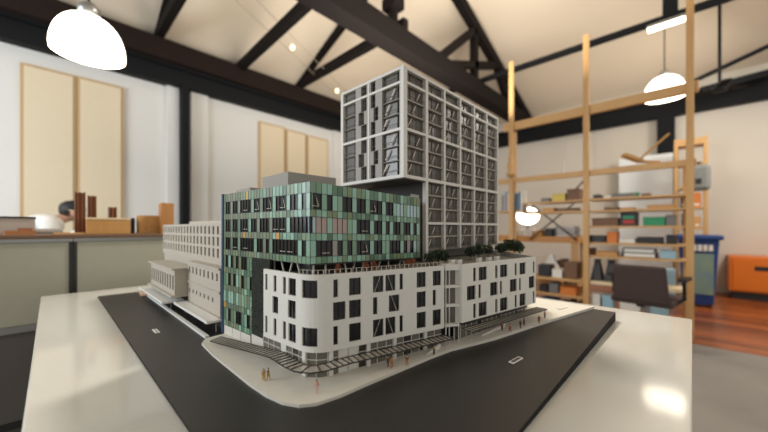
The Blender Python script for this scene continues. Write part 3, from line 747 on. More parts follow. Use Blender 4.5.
tl = ['dark green model tree on the podium roof at the foot of the tower, leftmost', 'dark green model tree beside the leftmost one at the tower foot', 'small dark model tree just right of the first two at the tower foot',
      'dark model tree left of the middle clump below the tower', 'tall dark model tree in the middle clump below the tower', 'dark model tree at the right of the middle clump below the tower',
      'dark model tree below the right corner of the tower', 'bushy dark model tree just right of the tower base', 'bushiest dark model tree near the right end of the podium roof', 'small dark model tree, rightmost on the podium roof']
for i, ((px, y, h, r), lab) in enumerate(zip(ti, tl)): tree(ony(px, y), y, 1.0742, h, r, leafm, lab, 'trees on the podium roof', 20 + i)
at_ = [(338, .535), (366, .520), (374, .52), (408, .50), (413, .498)]
al = ['tiny rust-coloured model shrub under the glass block, leftmost', 'tiny rust-coloured model shrub under the middle of the glass block', 'tiny rust-coloured model shrub just right of the middle one',
      'tiny orange model shrub under the right end of the glass block', 'tiny orange model shrub furthest right under the glass block']
for i, ((px, y), lab) in enumerate(zip(at_, al)): tree(ony(px, y), y, 1.0742, .026, .007, leafm2, lab, 'rust shrubs on the terrace', 50 + i, 'model_shrub')
pl_m = plate_m
for i, px in enumerate((452, 459, 479, 489, 497)):
    y = (.455, .45, .432, .425, .418)[i]; x = ony(px, y); m = MB(); m.b2(x - .010, x + .010, y - .004, y + .004, 1.0742, 1.0920 - .001 * (i % 2), pl_m)
    m.b2(x - .009, x + .009, y - .003, y + .003, 1.0905, 1.0925, leafm)
    tag(m.build('planter_box'), ('white planter box on the podium roof, leftmost of five', 'white planter box on the podium roof, second of five from the left', 'white planter box on the podium roof, middle of five',
        'white planter box on the podium roof, second of five from the right', 'white planter box on the podium roof, rightmost of five')[i], 'planter', 'planter boxes on the podium roof')
# roof-edge balustrade
bt = thing('terrace_balustrade', 'row of thin pale posts along the white building parapet', 'model railing', (.6, .47, 1.0862))
BP = Path([(p[0], p[1]) for p in arc] + [(.652, .428)])
for i in range(30):
    u = BP.L * (i + .5) / 30; p = BP.at(u, .004, 1.085); m = MB(); m.b2(p[0] - .0005, p[0] + .0005, p[1] - .0005, p[1] + .0005, 1.0846, 1.0935, brace_m); m.build('post', bt)
m = MB(); strip(m, BP, 0, BP.L, 1.0932, 1.0938, .0037, .0043, brace_m); m.build('rail', bt)

skinm = M('figure_skin', (196, 150, 116), .7)
def skinobj(name, verts, edges, radii, mat, parent, sub=1):
    me = bpy.data.meshes.new(name); me.from_pydata(verts, edges, []); me.materials.append(mat)
    o = bpy.data.objects.new(name, me); COL.objects.link(o); o.parent = parent
    md = o.modifiers.new('skin', 'SKIN'); sv = me.skin_vertices
    if not sv: 
        me.attributes.new('x', 'FLOAT', 'POINT')
    for i, r_ in enumerate(radii):
        me.skin_vertices[0].data[i].radius = (r_, r_); me.skin_vertices[0].data[i].use_root = (i == 0)
    ms = o.modifiers.new('sub', 'SUBSURF'); ms.levels = sub; ms.render_levels = sub
    md.use_smooth_shade = True
    return o
def skinmesh(name, verts, edges, radii, mat, parent, sub=1):
    # verts metres, relative to the parent
    me = bpy.data.meshes.new(name); b = bmesh.new(); lay = b.verts.layers.skin.verify()
    vs = []
    for i, (v, r_) in enumerate(zip(verts, radii)):
        q = b.verts.new(v); q[lay].radius = (r_, r_); q[lay].use_root = (i == 0); vs.append(q)
    for a, c in edges: b.edges.new((vs[a], vs[c]))
    b.to_mesh(me); b.free(); me.materials.append(mat)
    o = bpy.data.objects.new(name, me); COL.objects.link(o); o.parent = parent
    md = o.modifiers.new('skin', 'SKIN'); md.use_smooth_shade = True
    ms = o.modifiers.new('sub', 'SUBSURF'); ms.levels = sub; ms.render_levels = sub
    return o
def figure(px, py, rz, top, leg, label, h=.0235, stride=.12, arm=.2):
    d = pdir(px); z = .8825
    for _ in range(4):
        k = (CZ - z) * F / (py - 228); x, y = d[0] * k, d[1] * k; z = gs(x) + .001
    t = thing('person', label, 'person', (x, y, z), 'miniature people on the footpath'); t.rotation_euler = (0, 0, rz)
    def S(v): return tuple(c * h for c in v)
    st = stride
    V = [(0, 0, .52), (0, 0, .68), (0, 0, .82), (0, 0, .87), (.015, 0, .93), (.01, 0, .975),
         (.0, .06, .50), (st * .5, .065, .28), (st, .065, .03), (st + .07, .065, .015),
         (.0, -.06, .50), (-st * .3, -.065, .28), (-st, -.065, .03), (-st + .07, -.065, .015),
         (0, .12, .80), (-.02, .15, .64), (.05, .15, .50), (.07, .15, .45), (0, -.12, .80), (.04, -.15, .64), (arm, -.13, .55), (arm + .04, -.12, .52)]
    E_ = [(0, 1), (1, 2), (2, 3), (3, 4), (4, 5), (0, 6), (6, 7), (7, 8), (8, 9), (0, 10), (10, 11), (11, 12), (12, 13), (2, 14), (14, 15), (15, 16), (16, 17), (2, 18), (18, 19), (19, 20), (20, 21)]
    rad = [.075, .075, .08, .03, .062, .045, .06, .042, .027, .02, .06, .042, .027, .02, .04, .032, .022, .018, .04, .032, .022, .018]
    skinmesh('body', [S(v) for v in V], E_, [r_ * h for r_ in rad], skinm, t)
    Vs = [V[i] for i in (0, 1, 2, 14, 15, 18, 19)]; rs = [.088, .09, .092, .052, .042, .052, .042]
    skinmesh('shirt', [S(v) for v in Vs], [(0, 1), (1, 2), (2, 3), (3, 4), (2, 5), (5, 6)], [r_ * h for r_ in rs], top, t)
    Vt = [V[i] for i in (0, 6, 7, 8, 10, 11, 12)]; rt = [.085, .07, .053, .038, .07, .053, .038]
    skinmesh('trousers', [S(v) for v in Vt], [(0, 1), (1, 2), (2, 3), (0, 4), (4, 5), (5, 6)], [r_ * h for r_ in rt], leg, t)
    m = MB(); m.lathe((x + .010 * h, y, z + .935 * h), [(.055 * h, -.01 * h), (.068 * h, .02 * h), (.05 * h, .058 * h), (0, .075 * h)], dark, 10)
    o = m.build('hair', None, smooth=True); o.parent = t; o.location = o.location - Vector((x, y, z))
    return t
c_y = M('cloth_mustard', (176, 140, 52), .8); c_r = M('cloth_red', (150, 54, 40), .8); c_n = M('cloth_dark', (44, 42, 46), .8); c_p = M('cloth_pink', (206, 160, 144), .8)
c_b = M('cloth_brown', (96, 68, 46), .8); c_t = M('cloth_tan', (178, 136, 92), .8); c_o = M('cloth_orange', (186, 104, 44), .8)
figure(263.8, 381, 1.2, c_y, c_y, 'miniature person in mustard clothes, left one of the pair at the curved kerb')
figure(268.2, 380, -.8, c_b, c_y, 'miniature person in brown top, right one of the pair at the curved kerb')
figure(316.5, 393, .4, c_p, c_p, 'miniature person in pink standing alone at the rounded kerb')
figure(388, 367, 0, c_n, c_b, 'miniature person in dark clothes, left one of the pair by the white panel')
figure(392, 368, 3.0, c_t, c_o, 'miniature person in tan and orange, right one of the pair by the white panel')
figure(407, 366, 1, c_b, c_t, 'miniature person in brown top alone right of the white panel', arm=.1)
figure(434, 355, 2, c_y, c_n, 'miniature person in yellow top and dark trousers near the kerb', stride=.05)
figure(461, 336, 0, c_n, c_n, 'miniature person in dark clothes below the glazed balcony bay', stride=.04)
figure(502, 331, .3, c_r, c_b, 'miniature person in red top, leftmost of the group by the right awning')
figure(510, 332, 1.6, c_o, c_r, 'miniature person in orange and red, second of the group by the right awning')
figure(520.5, 328.5, 2.6, c_n, c_b, 'miniature person in dark top walking, left one of the close pair by the right awning')
figure(524, 325.5, -1, c_r, c_n, 'miniature person in red and dark, right one of the close pair by the right awning')
figure(539, 323.5, .5, c_b, c_r, 'miniature person in brown and red, second from the right end of the footpath', stride=.16)
figure(544.8, 318.5, 1.5, c_r, c_n, 'miniature person in red top furthest right on the footpath', stride=.04)

# ---------------------------------------------------------------- partition and counter (left)
fab = M('grey_green_partition_fabric', (166, 166, 150), .9, noise=.05, scale=30, bump=.1)
fab2 = M('dark_grey_partition', (92, 88, 84), .9, noise=.06, scale=30)
YP = 2.20
def partition(x0, x1, label):
    t = thing('office_partition', label, 'partition screen', ((x0 + x1) / 2, YP, 0), 'fabric partition screens behind the table')
    m = MB(); m.b2(x0 + .012, x1 - .012, YP, YP + .04, .73, 1.108, fab); o = m.build('upper_panel', t, bevel=.004)
    m = MB(); m.b2(x0 + .012, x1 - .012, YP, YP + .04, .30, .70, fab2); o = m.build('lower_panel', t, bevel=.004); o['label'] = 'darker grey lower panel'
    m = MB(); m.b2(x0 + .012, x1 - .012, YP - .004, YP + .044, .70, .73, galv); m.b2(x0 + .012, x1 - .012, YP - .004, YP + .044, .27, .30, dark); m.b2(x0 + .012, x1 - .012, YP - .004, YP + .044, .004, .05, dark); m.b2(x0 + .012, x1 - .012, YP + .004, YP + .036, .05, .27, fab2); m.build('rail', t)
    m = MB(); m.b2(x0 + .001, x1 - .001, YP - .006, YP + .046, 1.108, 1.124, galv); m.build('top_trim', t)
    m = MB(); m.b2(x0 + .0005, x0 + .012, YP - .004, YP + .044, .004, 1.108, dark); m.b2(x1 - .012, x1 - .0005, YP - .004, YP + .044, .004, 1.108, dark); m.build('post', t)
partition(-1.15, .075, 'grey-green fabric partition screen at the far left edge')
partition(.076, 1.30, 'grey-green fabric partition screen behind the left end of the model')
ct = thing('counter_top', 'long brown-edged counter on top of the partition holding timber samples', 'counter', (.1, 2.45, .0))
m = MB(); m.b2(-1.15, 1.3, YP + .0, 2.95, 1.125, 1.142, M('counter_brown', (112, 84, 62), .5, noise=.1, scale=6)); m.build('worktop', ct, bevel=.002)
for x in (-1.1, .1, 1.25):
    m = MB(); m.b2(x - .02, x + .02, 2.6, 2.9, .004, 1.125, dark); m.build('leg', ct)
CT = 1.1425
def onc(px, y): return ony(px, y)
def block(name, px0, px1, ptop, y, dy, mat, label, cat, rz=0, parts=None):
    x0, x1 = ony(px0, y), ony(px1, y); z1 = hz(ptop, (px0 + px1) / 2, y=y)
    m = MB(); m.box(((x0 + x1) / 2, y + dy / 2, (CT + z1) / 2), (x1 - x0, dy, z1 - CT), mat, rz)
    return m, x0, x1, z1
walnut2 = M('red_brown_timber', (168, 104, 60), .55, rgb2=(110, 62, 34), scale=22, stretch=(5, 5, .4)); walnut2d = M('dark_timber_core', (62, 36, 22), .7)
def slat_block(px0, px1, ptop, y, n, label):
    x0, x1 = ony(px0, y), ony(px1, y); z1 = hz(ptop, (px0 + px1) / 2, y=y); m = MB(); w = (x1 - x0) / n
    for i in range(n): m.b2(x0 + i * w, x0 + (i + .62) * w, y, y + .06, CT, z1 - (.002 * (i % 2)), walnut2 if i % 2 else walnut)
    m.b2(x0, x1 - w * .3, y + .03, y + .045, CT, z1 - .006, walnut2d)
    tag(m.build('timber_sample'), label, 'timber sample', 'dark slatted timber samples on the counter')
slat_block(75, 86.5, 192, 2.36, 5, 'tall dark slatted timber sample, tallest on the counter')
slat_block(88, 97.5, 195.5, 2.5, 4, 'dark slatted timber sample just right of the tallest one')
slat_block(109, 118, 207, 2.72, 3, 'short dark timber block standing behind the long oak box')
t = thing('oak_box', 'long light oak box with pale lid lying on the counter', 'box', (.15, 2.3, CT))
m, x0, x1, z1 = block('box', 86.5, 130.5, 219.5, 2.30, .14, oak, '', ''); m.build('body', t, bevel=.002)
m = MB(); m.b2(x0 - .002, x1 + .002, 2.298, 2.444, z1, z1 + .010, M('pale_lid', (226, 206, 168), .6)); m.build('lid', t)
m, *_ = block('k', 131, 135, 218, 2.45, .10, blackm, '', ''); tag(m.build('black_case', bevel=.003), 'narrow black case standing at the right end of the oak box', 'case')
m, x0, x1, z1 = block('b', 139.5, 160, 215.5, 2.40, .10, oak, '', '')
for i in range(3): m.tube([(x0 + .03 + .03 * i, 2.399, CT + .03 + .015 * (i % 2)), (x0 + .03 + .03 * i, 2.402, CT + .03 + .015 * (i % 2))], .004, walnut, 8)
tag(m.build('wood_block', bevel=.002), 'squat knotty light wood block on the right of the counter', 'wood block')
m, x0, x1, z1 = block('b', 161, 174, 203, 2.34, .07, M('knotty_pine', (190, 138, 78), .55, rgb2=(160, 108, 58), scale=8, stretch=(4, 4, .5)), '', '')
tag(m.build('wood_block', bevel=.002), 'tall upright light wood block at the right end of the counter', 'wood block')
# tray with card strip, white roll
t = thing('document_tray', 'wide pale grey tray with dark rim at the left edge of the counter', 'tray', (-.35, 2.4, CT))
x0, x1 = ony(-40, 2.40), ony(34, 2.40); zt_ = hz(218, 20, y=2.40)
m = MB(); m.b2(x0, x1, 2.40, 2.60, CT, zt_, M('tray_grey', (178, 170, 160), .6)); m.build('body', t, bevel=.002)
m = MB(); m.b2(x0 - .004, x1 + .004, 2.394, 2.606, zt_, zt_ + .007, dark); m.build('rim', t)
m = MB(); xx = ony(10, 2.36); m.box((xx + .03, 2.36, CT + .010), (.10, .05, .02), M('wood_scrap', (160, 106, 66), .6), .2); m.box((xx + .05, 2.355, CT + .026), (.05, .02, .012), M('wood_scrap'), -.2); tag(m.build('wood_offcut'), 'small brown wood offcut in front of the grey tray', 'offcut')
m = MB(); xx = ony(48, 2.33); m.box((xx + .10, 2.33, CT + .005), (.16, .05, .009), M('balsa', (204, 160, 104), .6), .05); tag(m.build('wood_strip'), 'thin flat wood strip beside the tallest timber sample', 'wood strip')
m = MB(); xx = ony(38, 2.42)
pts = []
m.tube([(xx - .03, 2.44, CT + .016), (xx + .09, 2.43, CT + .016)], [.012, .016], M('paper_white', (226, 224, 218), .8), 12); tag(m.build('paper_roll'), 'crumpled white paper roll in front of the masked person', 'paper')

# person behind the counter (leaning over, face mask)
ps = thing('person', 'dark-haired person in white shirt and face mask bending over behind the counter', 'person', (ony(66, 4.6), 4.6, 0))
hx = ony(74, 4.6)
sk = M('skin', (186, 142, 116), .6); shirt_m = M('white_shirt', (222, 220, 214), .85); hair_m = M('black_hair', (24, 20, 20), .6)
bx = hx - .30; Y_ = 4.6
def Lc(v): return (v[0] - ps.location.x, v[1] - ps.location.y, v[2])
V = [(bx - .16, Y_, .88), (bx - .08, Y_, 1.04), (bx + .04, Y_, 1.17), (bx + .17, Y_, 1.235), (hx - .09, Y_, 1.27),
     (hx - .03, Y_, 1.29), (hx, Y_, 1.34),
     (bx + .12, Y_ - .19, 1.21), (bx + .16, Y_ - .24, .98), (bx + .33, Y_ - .30, 1.14), (bx + .41, Y_ - .32, 1.16),
     (bx + .12, Y_ + .19, 1.21), (bx + .16, Y_ + .24, .98), (bx + .36, Y_ + .2, .98), (bx + .44, Y_ + .18, .98),
     (bx - .14, Y_ - .11, .84), (bx - .08, Y_ - .12, .46), (bx - .10, Y_ - .12, .09), (bx + .04, Y_ - .12, .045),
     (bx - .14, Y_ + .11, .84), (bx - .08, Y_ + .12, .46), (bx - .10, Y_ + .12, .09), (bx + .04, Y_ + .12, .045)]
E_ = [(0, 1), (1, 2), (2, 3), (3, 4), (4, 5), (5, 6), (3, 7), (7, 8), (8, 9), (9, 10), (3, 11), (11, 12), (12, 13), (13, 14), (0, 15), (15, 16), (16, 17), (17, 18), (0, 19), (19, 20), (20, 21), (21, 22)]
rad = [.11, .10, .10, .07, .045, .055, .085, .05, .04, .03, .028, .05, .04, .03, .028, .08, .06, .04, .035, .08, .06, .04, .035]
skinmesh('body', [Lc(v) for v in V], E_, rad, sk, ps, 2)
ids = [0, 1, 2, 3, 4, 7, 8, 9, 11, 12, 13]; rs = [.14, .14, .145, .13, .095, .085, .06, .045, .085, .06, .045]
skinmesh('shirt', [Lc(V[i]) for i in ids], [(0, 1), (1, 2), (2, 3), (3, 4), (3, 5), (5, 6), (6, 7), (3, 8), (8, 9), (9, 10)], rs, shirt_m, ps, 2)
ids = [0, 15, 16, 17, 19, 20, 21]; skinmesh('trousers', [Lc(V[i]) for i in ids], [(0, 1), (1, 2), (2, 3), (0, 4), (4, 5), (5, 6)], [.135, .105, .08, .06, .105, .08, .06], c_n, ps, 2)
def blob(c, r3, mat, name, cut=None):
    b = bmesh.new(); bmesh.ops.create_icosphere(b, subdivisions=3, radius=1)
    if cut:
        bmesh.ops.delete(b, geom=[v for v in b.verts if not cut(v.co)], context='VERTS')
    for v in b.verts: v.co = Vector((v.co.x * r3[0], v.co.y * r3[1], v.co.z * r3[2])) * (1 + .04 * math.sin(v.co.x * 9) * math.cos(v.co.z * 7))
    me = bpy.data.meshes.new(name); b.to_mesh(me); b.free(); me.materials.append(mat)
    for p in me.polygons: p.use_smooth = True
    o = bpy.data.objects.new(name, me); COL.objects.link(o); o.parent = ps; o.location = Lc(c); return o
blob((hx - .012, Y_, 1.365), (.105, .098, .095), hair_m, 'hair', lambda c: c.z > -.15 or c.x < -.2)
blob((hx + .055, Y_ - .01, 1.29), (.045, .062, .048), M('pale_blue_mask', (186, 204, 206), .8), 'face_mask')
for s_ in (-.032, .032): blob((hx + .082, Y_ + s_, 1.332), (.010, .012, .007), hair_m, 'eye')
for s_ in (-.088, .088): blob((hx - .01, Y_ + s_, 1.32), (.018, .010, .028), sk, 'ear')

# ---------------------------------------------------------------- wooden shelving (right)
XS = 4.70
su = thing('wooden_shelving', 'tall pine frame shelving with crowded shelves behind the model', 'shelving', (XS + .2, 1.3, 0))
ys = [.018, .97, 1.92]; yL = 3.1
def zz_(py, px): return hz(py, px, x=XS)
for y in ys:
    m = MB(); m.b2(XS - .02, XS + .02, y - .032, y + .032, 0, 3.62, wood); m.build('post', su, bevel=.003)
for y in (1.055, 2.01):
    m = MB(); m.b2(XS + .34, XS + .38, y - .02, y + .02, 0, 2.68, wood); m.build('post', su, bevel=.003)
for y in (.05,):
    m = MB(); m.b2(XS + .33, XS + .38, y - .03, y + .03, 0, 1.9, wood); m.build('post', su, bevel=.003)
m = MB(); m.b2(XS + .021, XS + .075, -.05, 2.05, 2.62, 2.735, woodh); o = m.build('top_rail', su, bevel=.003)
m = MB(); m.b2(XS + .021, XS + .075, -.03, yL, 1.84, 1.91, woodh); m.build('rail', su, bevel=.003)
levels = [1.545, 1.395, 1.20, .995, .83]
for z in levels:
    m = MB(); m.b2(XS + .021, XS + .325, .0, .94, z - .024, z, woodh); m.build('shelf', su, bevel=.002)
for z in (1.54, 1.40):
    m = MB(); m.b2(XS + .021, XS + .325, 1.0, 1.76, z - .024, z, woodh); m.build('shelf', su, bevel=.002)
m = MB(); m.b2(XS + .021, XS + .325, .0, .94, .47, .51, M('pale_shelf', (226, 206, 170), .5)); m.build('shelf', su, bevel=.002)
m = MB(); m.b2(XS + .021, XS + .325, 1.0, 1.93, .47, .50, woodh); m.build('shelf', su, bevel=.002)
m = MB(); m.b2(XS + .021, XS + .325, 1.0, 1.93, .26, .285, woodh); m.build('shelf', su, bevel=.002)
m = MB(); m.bar((XS + .35, 1.15, 1.55), (XS + .35, 1.78, 1.0), .012, .018, truss_m); m.build('cross_brace', su)
m = MB(); m.bar((XS + .35, 1.15, 1.0), (XS + .35, 1.78, 1.55), .012, .018, truss_m); m.build('cross_brace', su)
# left upper shelf bay next to the tower
m = MB(); m.b2(XS + .021, XS + .325, 1.77, yL, 1.405, 1.43, woodh); m.build('shelf', su)


# orange-brown workbench behind left bay
wb = thing('workbench', 'honey-coloured wooden workbench under the left shelf bay', 'workbench', (XS + .55, 2.0, 0))
m = MB(); m.b2(XS + .40, XS + 1.0, 1.15, 3.2, .96, 1.05, M('honey_wood', (204, 142, 60), .45, rgb2=(176, 114, 44), scale=5, stretch=(5, .6, 5))); m.build('worktop', wb, bevel=.004)
for x, y in ((XS + .45, 1.2), (XS + .95, 1.2), (XS + .45, 3.1), (XS + .95, 3.1)):
    m = MB(); m.b2(x - .04, x + .04, y - .04, y + .04, 0, .96, wood); m.build('leg', wb)
m = MB(); m.b2(XS + .42, XS + .98, 1.2, 3.1, .30, .33, wood); m.build('lower_shelf', wb)

cols = dict(blk=M('item_black', (34, 32, 32), .5), gry=M('item_grey', (112, 110, 108), .5), brn=M('item_brown', (112, 80, 56), .6), yel=M('item_yellow', (206, 186, 92), .6), grn=M('item_green', (40, 140, 96), .5),
            wht=M('item_white', (224, 222, 214), .6), blu=M('item_blue', (64, 110, 146), .5), lbl=M('item_light_blue', (150, 186, 202), .4), red=M('item_red', (168, 46, 38), .5), tan=M('item_tan', (200, 150, 92), .6), org=M('item_orange', (206, 120, 50), .6))
def item(name, px0, px1, z, h, mat, label, cat, x=XS + .07, dx=.2, kind='box', group=None):
    y0, y1 = onx(px1, x), onx(px0, x)
    if kind == 'box':
        t = thing(name, label, cat, (x + dx / 2, (y0 + y1) / 2, z), group)
        m = MB(); m.b2(x, x + dx, y0, y1, z, z + h * .82, mat); m.build('body', t, bevel=.004)
        m = MB(); m.b2(x - .003, x + dx + .003, y0 - .003, y1 + .003, z + h * .82, z + h, mat); m.build('lid', t, bevel=.003); return t
    if kind == 'stack':
        n = max(2, int(h / .035)); m = None
        for i in range(n):
            m = MB(); zz0 = z + h * i / n; ins = .012 * (i % 2); m.b2(x + ins, x + dx, y0 + ins, y1 - ins * .5, zz0, zz0 + h / n - .002, mat if i % 2 == 0 else cols['gry'])
            m.b2(x + ins - .002, x + ins, y0 + ins + .02, y1 - .03, zz0 + .006, zz0 + h / n - .008, cols['wht'])
            tag(m.build(name), label + (', bottom of its stack', ', second from the bottom', ', third up', ', fourth up', ', fifth up')[min(i, 4)], cat, group)
def tri_item(px0, px1, z, h, mat, label, x):
    y0, y1 = onx(px1, x), onx(px0, x); m = MB(); w = (y1 - y0)
    m.hexa([(x, y0, z), (x + .22, y0, z), (x + .22, y1, z), (x, y1, z), (x + .05, y0 + w * .3, z + h), (x + .17, y0 + w * .3, z + h), (x + .17, y1 - w * .3, z + h), (x + .05, y1 - w * .3, z + h)], mat)
    m.b2(x + .05, x + .17, y0 + w * .25, y1 - w * .25, z + h, z + h + .02, mat)
    tag(m.build('black_bin', bevel=.006), label, 'bin', 'black tapered bins')
item('card_box', 552, 565, 1.541, .10, cols['yel'], 'yellow-green card box on the upper left shelf', 'box')
t = item('wood_model', 567, 579, 1.541, .15, cols['brn'], 'dark brown boxy wooden object with a handle on the upper left shelf', 'wooden model')
m = MB(); yy = onx(574, XS + .1); m.bar((XS + .1, yy, 1.66), (XS + .1, yy - .12, 1.80), .015, .02, walnut); m.build('handle', t)
item('small_pot', 593, 600, 1.546, .05, cols['blk'], 'small dark pot on the top right shelf next to the middle post', 'pot')
item('drafting_tool', 611, 634, 1.546, .045, cols['gry'], 'long low grey tool on the top right shelf', 'tool', dx=.12)
item('small_box', 641, 650, 1.546, .03, cols['brn'], 'low brown box at the right of the top right shelf', 'box')
item('flat_box', 526, 537, 1.401, .014, cols['brn'], 'flat brown box at the left of the second shelf', 'box')
item('flat_box', 558, 577, 1.401, .04, cols['brn'], 'flat brown box on the second shelf left of the middle post', 'box')
item('flat_box', 604, 618, 1.396, .035, cols['brn'], 'flat brown box on the second shelf right of the middle post', 'box')
item('flat_box', 620, 634, 1.396, .025, cols['tan'], 'flat tan box in the middle of the second right shelf', 'box')
item('flat_box', 647, 675, 1.396, .04, cols['tan'], 'long flat tan box at the right of the second right shelf', 'box')
item('brown_box', 592, 618, 1.201, .10, cols['brn'], 'brown carton on the third right shelf', 'box')
t = item('radio', 620, 637, 1.201, .16, cols['blk'], 'black radio with red and green face on the third right shelf', 'radio')
yy0, yy1 = onx(634, XS + .06), onx(623, XS + .06); m = MB(); m.b2(XS + .062, XS + .0695, yy0, yy1, 1.225, 1.27, cols['red']); m.build('dial', t); m = MB(); m.b2(XS + .062, XS + .0695, yy0, yy1, 1.285, 1.32, cols['grn']); m.build('display', t)
item('green_box', 643, 665, 1.201, .10, cols['grn'], 'bright green box on the third right shelf', 'box')
item('printer', 637, 663, .996, .075, cols['blk'], 'flat black machine on the fourth right shelf', 'printer')
item('carton', 588, 605, .996, .085, cols['blk'], 'dark brown carton on the fourth right shelf beside the middle post', 'box')
item('wood_case', 607, 617, .996, .13, cols['org'], 'orange-brown upright case on the fourth right shelf', 'case')
item('carton', 584, 593, .831, .085, cols['brn'], 'small brown carton on the fifth right shelf beside the middle post', 'box')
item('book', 621, 657, .831, .105, cols['blk'], 'dark large-format book lying on the fifth right shelf', 'book', kind='stack', group='large books on the fifth shelf')
tri_item(590, 602, .512, .24, cols['blk'], 'black tapered bin on the pale lower shelf, left one', XS + .07)
tri_item(603, 617, .512, .24, cols['blk'], 'black tapered bin on the pale lower shelf, right one', XS + .07)
for i, (a, b, c, z) in enumerate(((590, 600, 'lbl', 0), (602, 614, 'wht', 0), (590, 600, 'wht', .17), (602, 613, 'lbl', .17))):
    item('storage_crate', a, b, z + .0, .165, cols[c], ('light blue storage crate on the floor under the shelving', 'white storage crate on the floor right of the blue one', 'white storage crate stacked on the light blue one', 'light blue storage crate stacked on the white one')[i], 'crate', group='storage crates on the floor')
item('tray', 555, 577, 1.051, .15, cols['gry'], 'grey paper tray on the workbench', 'tray', x=XS + .45, kind='stack', group='stacked trays on the workbench')
item('file_box', 512, 521, 1.051, .10, cols['wht'], 'white file box on the workbench, nearer the tower', 'box', x=XS + .45)
item('file_box', 523, 532, 1.051, .10, cols['wht'], 'white file box on the workbench, right one of two', 'box', x=XS + .45)
item('wood_box', 534, 542, 1.051, .09, cols['tan'], 'small tan box between the white file boxes and the grey trays', 'box', x=XS + .45)
# books upright left
bc = ['wht', 'blu', 'gry', 'blu', 'wht', 'gry', 'blk', 'wht', 'red', 'lbl', 'gry']
yb_ = 1.785
rb = random.Random(8)
nm_ = dict(wht='white', blu='blue', gry='grey', blk='black', red='red', lbl='light blue')
ordn = ['rightmost', 'second from the right', 'third from the right', 'fourth from the right', 'fifth from the right', 'sixth from the right', 'seventh from the right', 'eighth from the right', 'ninth from the right', 'tenth from the right', 'leftmost']
for i, c in enumerate(bc):
    w = rb.uniform(.022, .034); h = rb.uniform(.24, .30); m = MB(); m.b2(XS + .06, XS + .26, yb_, yb_ + w, 1.431, 1.431 + h, cols[c]); m.b2(XS + .065, XS + .255, yb_ + .003, yb_ + w - .003, 1.431 + h, 1.431 + h + .001, cols['wht'])
    tag(m.build('book', bevel=.001), nm_[c] + ' upright book beside the tower, ' + ordn[i] + ' in its row', 'book', 'upright books beside the tower'); yb_ += w + .002
# clutter on the lower bench / shelf
cl = [
      ('carton', 538, 550, .501, .16, 'blk', 'dark carton on the lower left shelf', XS + .07), ('carton', 552, 562, .501, .11, 'wht', 'white carton on the lower left shelf', XS + .07), ('carton', 564, 577, .501, .22, 'brn', 'brown carton on the lower left shelf beside the middle post', XS + .07),
      ('wood_block', 560, 576, .286, .10, 'org', 'orange-brown wood block on the lowest left shelf', XS + .07), ('toolbox', 541, 556, .0, .2, 'blu', 'blue toolbox on the floor under the left shelf bay', XS + .07)]
for n_, a, b, z, h, c, lab, x in cl: item(n_, a, b, z, h, cols[c], lab, n_.replace('_', ' '), x=x)

ex = [('tool_case', 541, 549, 1.541, .05, 'gry', 'low grey case on the upper left shelf, left of the yellow-green box', XS + .07),
      ('paper_stack', 605, 611, 1.546, .03, 'wht', 'small white paper stack on the top right shelf', XS + .07),
      ('carton', 542, 554, 1.401, .05, 'tan', 'tan carton in the middle of the upper left bay', XS + .07),
      ('box_file', 666, 676, 1.201, .12, 'gry', 'grey box file at the right end of the third right shelf', XS + .07),
      ('paper_box', 619, 635, .996, .05, 'wht', 'low white paper box in the middle of the fourth right shelf', XS + .07),
      ('box_file', 666, 677, .996, .10, 'blk', 'black box file at the right end of the fourth right shelf', XS + .07),
      ('carton', 596, 617, .831, .05, 'tan', 'low tan carton on the fifth right shelf', XS + .07),
      ('carton', 660, 676, .831, .09, 'lbl', 'pale blue carton at the right end of the fifth right shelf', XS + .07),
      ('carton', 622, 640, .512, .20, 'gry', 'grey carton on the pale lower shelf behind the chair', XS + .07),
      ('carton', 643, 662, .512, .14, 'blu', 'blue carton on the pale lower shelf behind the chair', XS + .07),
      ('crate', 620, 640, .0, .30, 'wht', 'white crate on the floor behind the chair', XS + .07),
      ('crate', 645, 668, .0, .26, 'lbl', 'pale blue crate on the floor near the tall post', XS + .07),
      ('carton', 539, 547, .286, .09, 'blk', 'small black carton on the lowest left shelf', XS + .07),
      ('carton', 549, 558, .286, .13, 'gry', 'grey carton on the lowest left shelf', XS + .07),
      ('toolbox', 560, 577, .0, .18, 'blk', 'black toolbox on the floor under the left shelf bay', XS + .07),
      ('carton', 545, 552, 1.051, .12, 'blk', 'upright black carton at the left of the stacked grey trays', XS + .45)]
for n_, a, b, z, h, c, lab, x in ex: item(n_, a, b, z + .001, h, cols[c], lab, n_.replace('_', ' '), x=x)
rc = random.Random(12)
stk_lab = ('low', 'middle', 'high')
for k, (px, c) in enumerate(((556, 'blk'), (559.5, 'brn'), (563, 'blk'), (566.5, 'gry'), (570, 'brn'), (573.5, 'blk'))):
    xx = XS + .66; y0_ = onx(px + 3.2, xx); y1_ = onx(px, xx); hh_ = rc.uniform(.28, .42)
    m = MB(); m.b2(xx, xx + .16, y0_, y1_, .331 + .0, .331 + hh_, cols[c]); m.b2(xx - .003, xx, y0_ + .01, y1_ - .01, .40, .46, cols['wht'])
    if k < 1: tag(m.build('binder', bevel=.003), 'dark binder standing under the workbench, leftmost of its row', 'binder', 'binders under the workbench')
    else: tag(m.build('binder', bevel=.003), {'blk': 'black', 'brn': 'brown', 'gry': 'grey'}[c] + ' binder standing under the workbench, ' + ('second', 'third', 'fourth', 'fifth', 'last')[k - 1] + ' from the left of its row', 'binder', 'binders under the workbench')
